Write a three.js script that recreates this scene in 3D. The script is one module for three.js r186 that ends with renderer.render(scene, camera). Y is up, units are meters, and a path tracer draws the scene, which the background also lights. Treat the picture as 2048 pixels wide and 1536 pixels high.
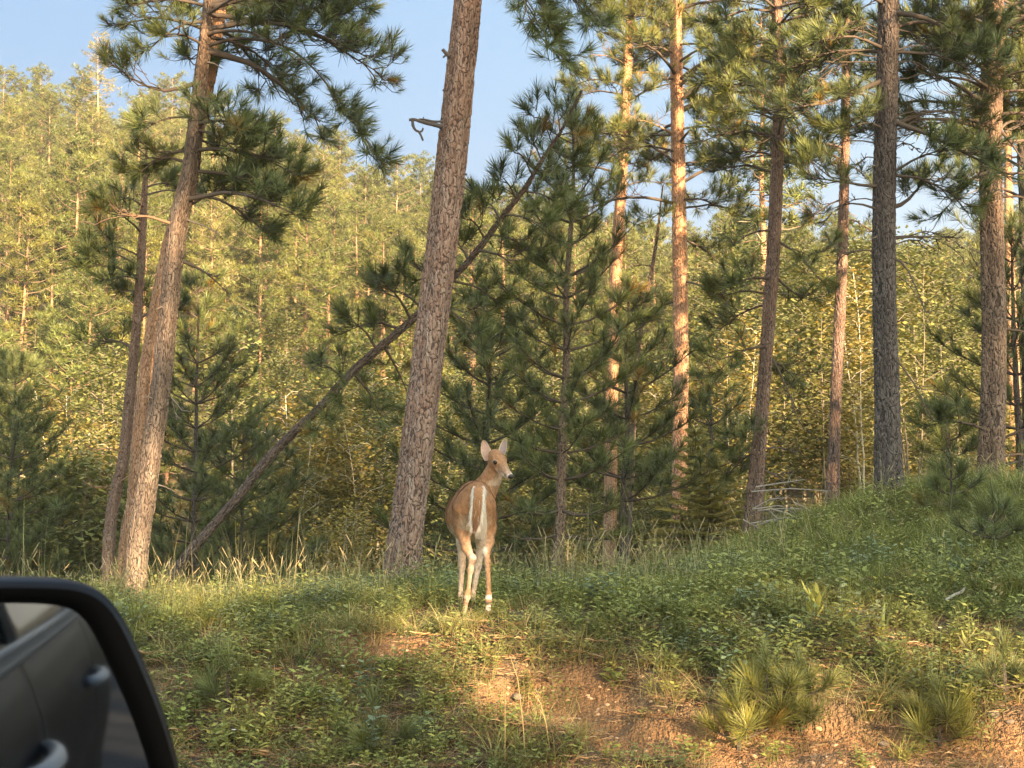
import * as THREE from 'three';
import { mergeGeometries } from 'three/addons/utils/BufferGeometryUtils.js';
import { ImprovedNoise } from 'three/addons/math/ImprovedNoise.js';

// ------------------------------------------------------------------ camera, sky, sun, exposure
const scene = new THREE.Scene();
const PITCH = 5.0 * Math.PI / 180, EYE = 1.5;
const camera = new THREE.PerspectiveCamera(30, 4 / 3, 0.05, 2000);
camera.position.set(0, EYE, 0);
camera.rotation.set(PITCH, 0, 0);
camera.focus = 10.6;
camera.userData.fStop = 26;
scene.add(camera);

const SUN_AZ = 27 * Math.PI / 180, SUN_EL = 13.5 * Math.PI / 180;       // behind the camera, to its right
const SUN = new THREE.Vector3(Math.sin(SUN_AZ) * Math.cos(SUN_EL), Math.sin(SUN_EL), Math.cos(SUN_AZ) * Math.cos(SUN_EL));
const sun = new THREE.DirectionalLight(new THREE.Color().setRGB(1.0, 0.70, 0.39), 5.0);
sun.position.copy(SUN).multiplyScalar(150).add(new THREE.Vector3(0, 0, -20));
sun.target.position.set(0, 0, -20);
sun.castShadow = true;
sun.shadow.mapSize.set(4096, 4096);
sun.shadow.radius = 0.8;
Object.assign(sun.shadow.camera, { left: -90, right: 90, top: 80, bottom: -40, near: 1, far: 420 });
scene.add(sun, sun.target);

const renderer = new THREE.WebGLRenderer({ antialias: true });
renderer.toneMapping = THREE.LinearToneMapping;
renderer.toneMappingExposure = 5.7;
renderer.shadowMap.enabled = true;
renderer.shadowMap.type = THREE.PCFSoftShadowMap;

function skyTexture() {
  const W = 512, Hh = 256, data = new Float32Array(W * Hh * 4);
  const stops = [[0, 0.56, 0.69, 0.84], [8, 0.48, 0.66, 0.89], [17, 0.36, 0.59, 0.90], [28, 0.24, 0.47, 0.85], [50, 0.27, 0.42, 0.72], [90, 0.24, 0.36, 0.62]];
  for (let j = 0; j < Hh; j++) {
    const el = ((j + 0.5) / Hh - 0.5) * 180, e = Math.max(0, el);
    let k = 0; while (k < stops.length - 2 && stops[k + 1][0] < e) k++;
    const t = (e - stops[k][0]) / (stops[k + 1][0] - stops[k][0]);
    const base = [1, 2, 3].map((c) => 0.175 * (stops[k][c] + (stops[k + 1][c] - stops[k][c]) * t));
    for (let i = 0; i < W; i++) {
      const a = ((i + 0.5) / W - 0.5) * 2 * Math.PI, er = el * Math.PI / 180;
      const x = Math.cos(er) * Math.cos(a), y = Math.sin(er), z = Math.cos(er) * Math.sin(a);
      const ang = Math.acos(Math.min(1, x * SUN.x + y * SUN.y + z * SUN.z)) * 180 / Math.PI;
      // unseen sunward half of the sky, brightened and warmed to lift the shade
      const near = Math.exp(-Math.pow(ang / 34, 2)), half = Math.pow(Math.max(0, 1 - ang / 150), 1.3);
      const o = (j * W + i) * 4, low = Math.exp(-e / 22);
      data[o] = base[0] * (1 + 5.8 * half) + near * (0.8 * low + 0.4);
      data[o + 1] = base[1] * (1 + 4.0 * half) + near * (0.58 * low + 0.31);
      data[o + 2] = base[2] * (1 + 1.9 * half) + near * (0.32 * low + 0.2);
      data[o + 3] = 1;
    }
  }
  const t = new THREE.DataTexture(data, W, Hh, THREE.RGBAFormat, THREE.FloatType);
  t.mapping = THREE.EquirectangularReflectionMapping;
  t.magFilter = t.minFilter = THREE.LinearFilter;
  t.needsUpdate = true;
  return t;
}
const SKY = skyTexture();
scene.background = SKY;
scene.environment = SKY;
scene.fog = new THREE.FogExp2(new THREE.Color().setRGB(0.8, 0.8, 0.76), 0.0004);

// ------------------------------------------------------------------ helpers
const { sin, cos, PI, abs, min, max, floor, sqrt, pow, exp, hypot } = Math;
const V = (x, y, z) => new THREE.Vector3(x, y, z);
function rng(seed) { let a = seed >>> 0; return () => { a = (a + 0x6D2B79F5) | 0; let t = Math.imul(a ^ (a >>> 15), 1 | a); t = (t + Math.imul(t ^ (t >>> 7), 61 | t)) ^ t; return ((t ^ (t >>> 14)) >>> 0) / 4294967296; }; }
const perlin = new ImprovedNoise();
const noise = (x, y, z = 0.37) => perlin.noise(x + 31.7, y + 17.3, z + 5.1);
const fbm = (x, y, z = 0.37, n = 4) => { let s = 0, a = 0.5; for (let i = 0; i < n; i++) { s += a * noise(x, y, z); x *= 2.03; y *= 2.03; z *= 2.03; a *= 0.5; } return s; };
const sm = (a, b, x) => { const t = min(1, max(0, (x - a) / (b - a))); return t * t * (3 - 2 * t); };
const lerp = (a, b, t) => a + (b - a) * t;
const usedNames = {};
function numbered(name) { const n = usedNames[name] = (usedNames[name] ?? -1) + 1; return n ? name + '_' + String(n).padStart(3, '0') : name; }
function thing(name, label, category, pos = V(0, 0, 0), turn = 0, group) {
  const o = new THREE.Group(); o.name = numbered(name); o.position.copy(pos); o.rotation.y = turn;
  o.userData = { label, category }; if (group) o.userData.group = group; scene.add(o); return o;
}
function mesh(name, geo, mat, parent, kind) {
  const m = new THREE.Mesh(geo, mat); m.name = parent === scene ? numbered(name) : name; m.castShadow = m.receiveShadow = true;
  if (kind) m.userData.kind = kind; (parent || scene).add(m); return m;
}
function instances(name, geo, mat, list, parent, kind = 'stuff') {    // list of {m, c}
  const im = new THREE.InstancedMesh(geo, mat, list.length); im.name = parent === scene ? numbered(name) : name; im.castShadow = im.receiveShadow = true;
  list.forEach((e, i) => { im.setMatrixAt(i, e.m); if (e.c) im.setColorAt(i, e.c); });
  im.userData.kind = kind; parent.add(im); return im;
}
function copyOf(o, pos, turn, scale, label, group) {
  const c = o.clone(); c.name = numbered(o.name.replace(/_\d{3}$/, '')); c.position.copy(pos); c.rotation.set(0, turn, 0); c.scale.set(...scale);
  c.userData = { label, category: o.userData.category }; if (group) c.userData.group = group; scene.add(c); return c;
}
const rgb = (r, g, b) => new THREE.Color().setRGB(r, g, b);
// a point seen at pixel (px, py) of the 2048 x 1536 photograph, at depth d in front of the camera
const FPX = 768 / Math.tan(15 * PI / 180);
function at(px, py, d) {
  const cx = (px - 1024) / FPX, cy = (768 - py) / FPX, c = cos(PITCH), s = sin(PITCH);
  const dy = cy * c + s, dz = cy * s - c;
  return V(cx / -dz * d, EYE + dy / -dz * d, -d);
}
const pxm = (d) => FPX / d;    // photograph pixels in a metre at depth d

// triangles with colours, collected and built as one geometry
class Bag {
  constructor() { this.p = []; this.n = []; this.c = []; this.u = []; this.i = []; this.count = 0; }
  vert(x, y, z, nx, ny, nz, r = 1, g = 1, b = 1, u = 0, v = 0) { this.p.push(x, y, z); this.n.push(nx, ny, nz); this.c.push(r, g, b); this.u.push(u, v); return this.count++; }
  tri(a, b, c) { this.i.push(a, b, c); }
  flat(a, b, c, col) {      // one flat triangle
    const n = b.clone().sub(a).cross(c.clone().sub(a)).normalize();
    const k = [a, b, c].map((q, j) => { const cc = Array.isArray(col) ? col[j] : col; return this.vert(q.x, q.y, q.z, n.x, n.y, n.z, cc.r, cc.g, cc.b); });
    this.tri(...k);
  }
  tube(pts, radii, seg = 5, col = null, opt = {}) {
    const n = pts.length, t = V(0, 0, 0), ref = V(0, 0, 0), bx = V(0, 0, 0), by = V(0, 0, 0);
    let len = 0, first = this.count; const vs = opt.vScale ?? 1, u0 = opt.u0 ?? 0;
    t.copy(pts[1]).sub(pts[0]).normalize(); ref.set(0, 0, 1); if (abs(t.z) > 0.8) ref.set(1, 0, 0);
    for (let i = 0; i < n; i++) {
      t.copy(pts[min(n - 1, i + 1)]).sub(pts[max(0, i - 1)]).normalize();
      bx.copy(ref).addScaledVector(t, -ref.dot(t)).normalize(); by.crossVectors(t, bx); ref.copy(bx);
      if (i) len += pts[i].distanceTo(pts[i - 1]);
      for (let j = 0; j <= seg; j++) {
        const a = j / seg * 2 * PI, ca = cos(a), sa = sin(a);
        let r = radii[i]; const u = u0 + (opt.uMetres ?? 1) * j / seg, v = len * vs;
        if (opt.relief) r += opt.relief(u, v, i / (n - 1), a);
        const nx = bx.x * ca + by.x * sa, ny = bx.y * ca + by.y * sa, nz = bx.z * ca + by.z * sa, c = col || { r: 1, g: 1, b: 1 };
        this.vert(pts[i].x + nx * r, pts[i].y + ny * r, pts[i].z + nz * r, nx, ny, nz, c.r, c.g, c.b, u, v);
      }
    }
    for (let i = 0; i < n - 1; i++) for (let j = 0; j < seg; j++) {
      const a = first + i * (seg + 1) + j, b = a + seg + 1;
      this.tri(a, a + 1, b); this.tri(a + 1, b + 1, b);
    }
    if (opt.cap !== false) { for (const [i, s] of [[0, -1], [n - 1, 1]]) { t.copy(pts[min(n - 1, i + 1)]).sub(pts[max(0, i - 1)]).normalize().multiplyScalar(s); const c = col || { r: 1, g: 1, b: 1 }; const k = this.vert(pts[i].x, pts[i].y, pts[i].z, t.x, t.y, t.z, c.r, c.g, c.b, u0, 0), o = first + i * (seg + 1); for (let j = 0; j < seg; j++) s > 0 ? this.tri(k, o + j, o + j + 1) : this.tri(k, o + j + 1, o + j); } }
  }
  geo(recompute) {
    const g = new THREE.BufferGeometry();
    g.setAttribute('position', new THREE.Float32BufferAttribute(this.p, 3)); g.setAttribute('normal', new THREE.Float32BufferAttribute(this.n, 3));
    g.setAttribute('color', new THREE.Float32BufferAttribute(this.c, 3)); g.setAttribute('uv', new THREE.Float32BufferAttribute(this.u, 2)); g.setIndex(this.i);
    if (recompute) g.computeVertexNormals();
    return g;
  }
}
function spline(pts, n) { return new THREE.CatmullRomCurve3(pts, false, 'centripetal').getSpacedPoints(n - 1); }

// ------------------------------------------------------------------ computed textures
function dataTexture(W, Hh, fn, srgb) {
  const d = new Uint8Array(W * Hh * 4), enc = (x) => 255 * (srgb ? (x <= 0.0031308 ? 12.92 * x : 1.055 * pow(x, 1 / 2.4) - 0.055) : x);
  for (let j = 0; j < Hh; j++) for (let i = 0; i < W; i++) { const c = fn(i / W, j / Hh, i, j), o = (j * W + i) * 4; for (let k = 0; k < 3; k++) d[o + k] = max(0, min(255, enc(typeof c === 'number' ? c : c[k]))); d[o + 3] = 255; }
  const t = new THREE.DataTexture(d, W, Hh, THREE.RGBAFormat); t.wrapS = t.wrapT = THREE.RepeatWrapping; t.magFilter = THREE.LinearFilter; t.minFilter = THREE.LinearMipmapLinearFilter; t.generateMipmaps = true;
  if (srgb) t.colorSpace = THREE.SRGBColorSpace; t.needsUpdate = true; return t;
}
// tiling noise on the unit square
function tileNoise(u, v, f, seed) { const a = u * 2 * PI, b = v * 2 * PI, k = f / (2 * PI); return 0.6 * noise(cos(a) * k + seed, sin(a) * k + seed * 1.7, cos(b) * k) + 0.6 * noise(sin(b) * k + seed * 0.3, cos(a) * k + 9.1, sin(a) * k + seed); }
// bark plates: stretched cells with dark furrows between them; [0..1] height and a number for each plate
const CELLS_U = 24, CELLS_V = 14, jitter = [];
{ const r = rng(77); for (let i = 0; i < CELLS_U * CELLS_V; i++) jitter.push([r(), r(), r()]); }
function plates(u, v) {
  const wu = u * CELLS_U + 0.5 * tileNoise(u, v, 20, 3.3) * 2, wv = v * CELLS_V + 0.8 * tileNoise(u, v, 16, 8.2) * 2, iu = floor(wu), iv = floor(wv);
  let d1 = 9, d2 = 9, id = 0;
  for (let a = -1; a <= 1; a++) for (let b = -1; b <= 1; b++) {
    const cu = iu + a, cv = iv + b, q = jitter[((cv % CELLS_V + CELLS_V) % CELLS_V) * CELLS_U + ((cu % CELLS_U + CELLS_U) % CELLS_U)];
    const du = cu + q[0] - wu, dv = cv + q[1] - wv, d = sqrt(du * du + dv * dv);
    if (d < d1) { d2 = d1; d1 = d; id = q[2]; } else if (d < d2) d2 = d;
  }
  return [sm(0.02, 0.34, d2 - d1), id];
}
const BARK_N = 512, barkH = new Float32Array(BARK_N * BARK_N), barkId = new Float32Array(BARK_N * BARK_N);
for (let j = 0; j < BARK_N; j++) for (let i = 0; i < BARK_N; i++) {
  const u = i / BARK_N, v = j / BARK_N, [h, id] = plates(u, v), k = j * BARK_N + i;
  barkH[k] = min(1, max(0, h * 0.5 + 0.46 * (0.5 + tileNoise(u, v, 95, 5.5)) + 0.4 * tileNoise(u, v, 44, 1.5))); barkId[k] = id;
}
const barkAt = (u, v) => { const i = floor((u - floor(u)) * BARK_N) % BARK_N, j = floor((v - floor(v)) * BARK_N) % BARK_N; return barkH[j * BARK_N + i]; };
// u runs round 0.85 m of bark, v along 1.35 m
const barkBump = dataTexture(BARK_N, BARK_N, (u, v, i, j) => barkH[j * BARK_N + i]);
function barkColour(plate, plate2, furrow) {
  return dataTexture(BARK_N, BARK_N, (u, v, i, j) => {
    const h = barkH[j * BARK_N + i], id = barkId[j * BARK_N + i], k = sm(0.12, 0.6, h), m = min(1, max(0, id * 0.8 + 0.7 * tileNoise(u, v, 30, 2.2)));
    const g = 1 + 0.35 * tileNoise(u, v, 120, 4.4);
    return [0, 1, 2].map((c) => lerp(furrow[c], lerp(plate[c], plate2[c], m), k) * g);
  }, true);
}
const barkMat = (map, name) => { const m = new THREE.MeshStandardMaterial({ map, bumpMap: barkBump, bumpScale: 0.016, roughness: 0.92, vertexColors: true }); m.name = name; return m; };
const M = {};
M.barkRed = barkMat(barkColour([0.26, 0.155, 0.112], [0.36, 0.265, 0.215], [0.075, 0.046, 0.037]), 'reddish pine bark');
M.barkOrange = barkMat(barkColour([0.50, 0.27, 0.15], [0.56, 0.36, 0.24], [0.16, 0.085, 0.05]), 'orange pine bark');
M.barkGrey = barkMat(barkColour([0.195, 0.135, 0.10], [0.29, 0.22, 0.17], [0.05, 0.036, 0.03]), 'grey pine bark');
M.barkDark = barkMat(barkColour([0.115, 0.092, 0.082], [0.20, 0.172, 0.155], [0.03, 0.025, 0.024]), 'dark pine bark');
const std = (name, o) => { const m = new THREE.MeshStandardMaterial({ roughness: 0.9, ...o }); m.name = name; return m; };
M.twig = std('twig bark', { vertexColors: true, roughness: 0.95 });
M.needle = std('pine needles', { vertexColors: true, roughness: 0.55 });
{ const leaf = (name, tr) => { const m = new THREE.MeshPhysicalMaterial({ vertexColors: true, roughness: 1, transmission: tr, thickness: 0, side: THREE.DoubleSide, specularIntensity: 0.5 }); m.name = name; return m; };
  M.leaf = leaf('green leaves', 0.3); M.grass = leaf('grass blades', 0.25); }

// ------------------------------------------------------------------ the ground
const PROFILE = [[-60, 0], [6.6, 0], [7.4, -0.06], [8.1, 0.0], [8.6, 0.2], [9.1, 0.46], [9.6, 0.66], [10.1, 0.765], [10.6, 0.80], [11.4, 0.79], [13, 0.70], [16, 0.62], [60, 0.62]];
function profile(q) {
  let k = 0; while (k < PROFILE.length - 2 && PROFILE[k + 1][0] < q) k++;
  const [a, ya] = PROFILE[k], [b, yb] = PROFILE[k + 1]; return ya + (yb - ya) * min(1, max(0, (q - a) / (b - a)));
}
const profileSoft = (q) => (profile(q - 0.2) + 2 * profile(q) + profile(q + 0.2)) / 4;
const qOf = (x, d) => d + 0.16 * max(-6, min(6, x));
// where the bank has slipped and the bare earth shows
const SLIPS = [[0.38, 9.02, 0.5, 0.33], [0.05, 8.95, 0.32, 0.22], [1.75, 8.68, 0.75, 0.2], [2.7, 8.6, 0.5, 0.28], [-0.8, 9.5, 0.5, 0.2], [1.0, 8.65, 0.55, 0.22], [1.15, 9.1, 0.22, 0.2], [-1.3, 9.1, 0.3, 0.18]];
function dirtAt(x, z) {
  const q = qOf(x, -z); let s = 0;
  for (const [sx, sq, rx, rq] of SLIPS) { const w = hypot((x - sx) / rx, (q - sq) / rq) + 0.55 * fbm(x * 2.1, z * 2.1, 3.1, 3); s = max(s, 1 - sm(0.6, 1.15, w)); }
  const low = sm(8.85, 8.45, q) * sm(-0.9, 1.0, x) * sm(-0.25, 0.2, fbm(x * 1.4, z * 1.4, 8.4, 3) + 0.12);
  return max(s, low * 0.9, sm(8.1, 7.7, q));
}
function H(x, z) {
  const d = -z;
  if (d < 3) return d < -9 ? 0.05 * (-9 - d) * sm(-9, -14, d) * 0.6 : 0;
  const q = qOf(x, d);
  let y = profileSoft(q) * (1 - 0.2 * sm(-0.6, -3.2, x));
  y += 1.05 * sm(0.4, 4.9, x) * sm(8.6, 14.5, d) * (1 - 0.35 * sm(22, 40, d));
  y -= 2.6 * sm(14.5, 28, d) * (1 - sm(-0.5, 6, x - 0.06 * (d - 14))) * (1 - sm(34, 60, d));
  const bank = sm(7.4, 8.4, q);
  y += bank * (0.15 * fbm(x * 0.9, z * 0.9, 0.4, 3) + 0.05 * fbm(x * 3.1, z * 3.1, 2.4, 3));
  if (d < 11) { const k = dirtAt(x, z); y -= bank * 0.17 * k * sm(9.7, 9.15, q); y += bank * k * (0.06 * fbm(x * 7, z * 5, y * 9, 4) - 0.012 * abs(noise(x * 6.5, z * 3.5, 3.3))); }
  if (d > 36) {
    const az = x / d, k = sm(0.16, -0.34, az), ridge = 13.5 + 18.0 * k + 1.2 * noise(az * 9, 2.2), t = max(0, (d - 36) / 114);
    y += ridge * (t < 1 ? t * (0.75 + 0.25 * t) : 1 + 0.05 * (1 - exp(-(t - 1)))) + 0.8 * fbm(x * 0.06, z * 0.06, 1.1, 3) * sm(36, 60, d);
    if (t > 1) y -= (t - 1) * 8 * sm(1, 2.5, t);
  }
  return y;
}
// where the line of sight through a photograph pixel meets the ground
function hit(px, row) { let lo = 6; for (let d = 6; d < 30; d += 0.04) { const p = at(px, row, d); if (p.y < H(p.x, p.z)) { const q = at(px, row, d - 0.02); return V(q.x, H(q.x, q.z), q.z); } lo = d; } const p = at(px, row, 14); return V(p.x, H(p.x, p.z), p.z); }
const onGround = (x, z, up = 0) => V(x, H(x, z) + up, z);
function sheet(xs, zs, lift, colour, skip) {
  const g = new Bag(), nx = xs.length, nz = zs.length;
  for (let j = 0; j < nz; j++) for (let i = 0; i < nx; i++) { const c = colour(xs[i], zs[j]); g.vert(xs[i], H(xs[i], zs[j]) + lift(xs[i], zs[j]), zs[j], 0, 1, 0, c[0], c[1], c[2], xs[i], zs[j] - 1.3 * H(xs[i], zs[j])); }
  for (let j = 0; j < nz - 1; j++) for (let i = 0; i < nx - 1; i++) { const a = j * nx + i, b = a + nx; if (skip && skip(xs[i], zs[j], xs[i + 1], zs[j + 1])) continue; g.tri(a, b, a + 1); g.tri(a + 1, b, b + 1); }
  return g.geo(true);
}
const range = (a, b, step) => { const n = Math.round((b - a) / step); return Array.from({ length: n + 1 }, (_, i) => a + (b - a) * i / n); };
const soilBump = dataTexture(512, 512, (u, v) => min(1, max(0, 0.5 + 0.5 * tileNoise(u, v, 40, 2.1) + 0.35 * tileNoise(u, v, 110, 7.7) + 0.25 * tileNoise(u, v, 13, 4.1))));
const soilTint = dataTexture(512, 512, (u, v) => { const a = 0.78 + 0.45 * tileNoise(u, v, 90, 6.1) + 0.35 * tileNoise(u, v, 22, 1.9), b = tileNoise(u, v, 170, 3.9); const k = b > 0.42 ? 1.5 : b < -0.42 ? 0.55 : 1; return [a * k, a * k * 0.98, a * k * 0.95]; }, true);
soilBump.repeat.set(1.1, 1.1); soilTint.repeat.set(0.9, 0.9);
M.soil = std('bank soil', { vertexColors: true, roughness: 0.96, map: soilTint, bumpMap: soilBump, bumpScale: 0.045 });
M.floor = std('forest floor', { vertexColors: true, roughness: 0.97 });
const EARTH = [0.36, 0.205, 0.10], HUMUS = [0.135, 0.10, 0.07], STRAW = [0.30, 0.235, 0.13];
function soilColour(x, z) {
  const k = dirtAt(x, z), n = fbm(x * 1.7, z * 1.7, 6.6, 4), m = sm(-0.3, 0.4, n), w = 1 + 0.5 * fbm(x * 6, z * 6, 1.2, 3);
  return [0, 1, 2].map((c) => lerp(lerp(HUMUS[c], STRAW[c], m * 0.7), EARTH[c], k) * w);
}
const BX = [-8, 9], BZ = [-19, -4.4];
const inBank = (x0, z0, x1, z1) => x0 >= BX[0] - 1e-6 && x1 <= BX[1] + 1e-6 && z0 >= BZ[0] - 1e-6 && z1 <= BZ[1] + 1e-6;
mesh('bank', sheet(range(BX[0], BX[1], 0.06), range(BZ[0], BZ[1], 0.06), () => 0, soilColour), M.soil, scene, 'structure');
const LITTER = [0.20, 0.135, 0.075], MOSS = [0.085, 0.095, 0.035];
mesh('ground', sheet(
  [-340, -260, -200, ...range(-140, -8, 3), ...range(-8, 9, 1), ...range(12, 140, 3.2), 200, 260, 340].sort((a, b) => a - b),
  [-340, -260, ...range(-200, -19, 2.5), ...range(-19, -4.4, 0.73), ...range(-3, 60, 3), 100, 170, 260].sort((a, b) => a - b),
  (x, z) => (x > BX[0] + 0.1 && x < BX[1] - 0.1 && z > BZ[0] + 0.1 && z < BZ[1] - 0.1 ? -0.25 : -0.006),
  (x, z) => { const n = sm(-0.35, 0.35, fbm(x * 0.09, z * 0.09, 4.2, 4) + 0.12); return [0, 1, 2].map((c) => lerp(LITTER[c], MOSS[c], n) * (1 + 0.4 * fbm(x * 0.5, z * 0.5, 2.2, 2))); }),
  M.floor, scene, 'structure');

// the road the car stands on: it runs past the bank (its direction is that of the car) and bends away behind
const CAR_A = 58 * PI / 180, F = V(-sin(CAR_A), 0, -cos(CAR_A)), R = V(cos(CAR_A), 0, -sin(CAR_A));   // the car's forward and right
const asphalt = dataTexture(256, 256, (u, v) => { const a = 0.06 + 0.022 * tileNoise(u, v, 90, 3.3) + 0.014 * tileNoise(u, v, 12, 6.2); return [a, a, a * 1.04]; }, true);
asphalt.repeat.set(0.8, 0.8);
M.asphalt = std('asphalt', { map: asphalt, roughness: 0.85, bumpMap: soilBump, bumpScale: 0.004 });
M.roadPaint = std('white road paint', { color: rgb(0.7, 0.7, 0.68), roughness: 0.7 });
M.roadYellow = std('yellow road paint', { color: rgb(0.6, 0.42, 0.06), roughness: 0.7 });
const roadMid = (s) => { const p = F.clone().multiplyScalar(s).addScaledVector(R, -1.4); const b = s < -10 ? pow((-s - 10) / 60, 2) * 22 : s > 10 ? pow((s - 10) / 60, 2) * -14 : 0; return p.addScaledVector(R, -b); };
function strip(o0, o1, lift, ss) {
  const g = new Bag(), L = [];
  for (const s of ss) { const a = roadMid(s), t = roadMid(s + 0.5).sub(roadMid(s - 0.5)).normalize(), r = V(-t.z, 0, t.x); for (const o of [o0, o1]) { const p = a.clone().addScaledVector(r, o); L.push(g.vert(p.x, lift, p.z, 0, 1, 0, 1, 1, 1, p.x, p.z)); } }
  for (let k = 0; k < L.length - 2; k += 2) { g.tri(L[k], L[k + 1], L[k + 2]); g.tri(L[k + 1], L[k + 3], L[k + 2]); }
  return g.geo(true);
}
const along = range(-78, 60, 2);
mesh('road', strip(-5.1, 2.7, 0.004, along), M.asphalt, scene, 'structure');
mesh('road_edge_line', strip(2.15, 2.27, 0.009, along), M.roadPaint, scene, 'structure');
mesh('road_edge_line', strip(-4.65, -4.53, 0.009, along), M.roadPaint, scene, 'structure');
mesh('road_centre_line', strip(-1.36, -1.25, 0.009, along), M.roadYellow, scene, 'structure');
mesh('road_centre_line', strip(-1.13, -1.02, 0.009, along), M.roadYellow, scene, 'structure');

// ------------------------------------------------------------------ trees
const UP = V(0, 1, 0);
// a brush of long needles along +y, about 1 unit long
function tuftGeo(seed, n, len, wid, spread, tint) {
  const r = rng(seed), g = new Bag(), w = V(0, 0, 0);
  for (let i = 0; i < n; i++) {
    const a = r() * 2 * PI, s = pow(r(), 0.8), base = V(0, 0.02 + 0.5 * s, 0), open = spread * (1.05 - 0.75 * s) * (0.75 + 0.5 * r());
    const dir = V(cos(a) * sin(open), cos(open), sin(a) * sin(open)), L = len * (0.75 + 0.4 * r());
    const mid = base.clone().addScaledVector(dir, L * 0.55), tip = base.clone().addScaledVector(dir, L); tip.y -= 0.05 * L * sin(open);
    w.set(-sin(a), 0.5 * (r() - 0.5), cos(a)).normalize().multiplyScalar(wid * 0.5);
    const v = 0.75 + 0.5 * r(), c = { r: tint[0] * v, g: tint[1] * v, b: tint[2] * v };
    const nn = w.clone().cross(dir).normalize();
    const k0 = g.vert(base.x - w.x, base.y - w.y, base.z - w.z, nn.x, nn.y, nn.z, c.r * 0.9, c.g * 0.9, c.b * 0.9), k1 = g.vert(base.x + w.x, base.y + w.y, base.z + w.z, nn.x, nn.y, nn.z, c.r * 0.9, c.g * 0.9, c.b * 0.9);
    const k2 = g.vert(mid.x + w.x * 0.9, mid.y + w.y * 0.9, mid.z + w.z * 0.9, nn.x, nn.y, nn.z, c.r, c.g, c.b), k3 = g.vert(mid.x - w.x * 0.9, mid.y - w.y * 0.9, mid.z - w.z * 0.9, nn.x, nn.y, nn.z, c.r, c.g, c.b), k4 = g.vert(tip.x, tip.y, tip.z, nn.x, nn.y, nn.z, c.r * 1.1, c.g * 1.1, c.b);
    g.tri(k0, k1, k2); g.tri(k0, k2, k3); g.tri(k3, k2, k4);
  }
  return g.geo();
}
const NEEDLE = [0.098, 0.122, 0.038];
const TUFT = tuftGeo(11, 58, 0.72, 0.024, 1.3, NEEDLE);            // for trees close by
const FINE_TUFT = tuftGeo(12, 90, 0.8, 0.014, 1.25, NEEDLE);
const q0 = new THREE.Quaternion(), m0 = new THREE.Matrix4();
function tuftMatrix(p, dir, size, r) {
  const q = new THREE.Quaternion().setFromUnitVectors(UP, dir.clone().normalize());
  q.multiply(q0.setFromAxisAngle(UP, r() * 6.28));
  return new THREE.Matrix4().compose(p, q, V(size, size, size));
}
const leafTint = (r, warm = 0) => { if (r() < 0.035) return rgb(2.3, 1.15, 0.7); const v = 0.72 + 0.6 * r(), y = warm + 0.35 * pow(r(), 3); return rgb(v * (1 + 0.85 * y), v * (1 + 0.42 * y), v * (1 - 0.15 * y)); };
const TWIG_D = { r: 0.10, g: 0.075, b: 0.06 }, TWIG_G = { r: 0.20, g: 0.165, b: 0.14 }, TWIG_O = { r: 0.26, g: 0.16, b: 0.10 };

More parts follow.
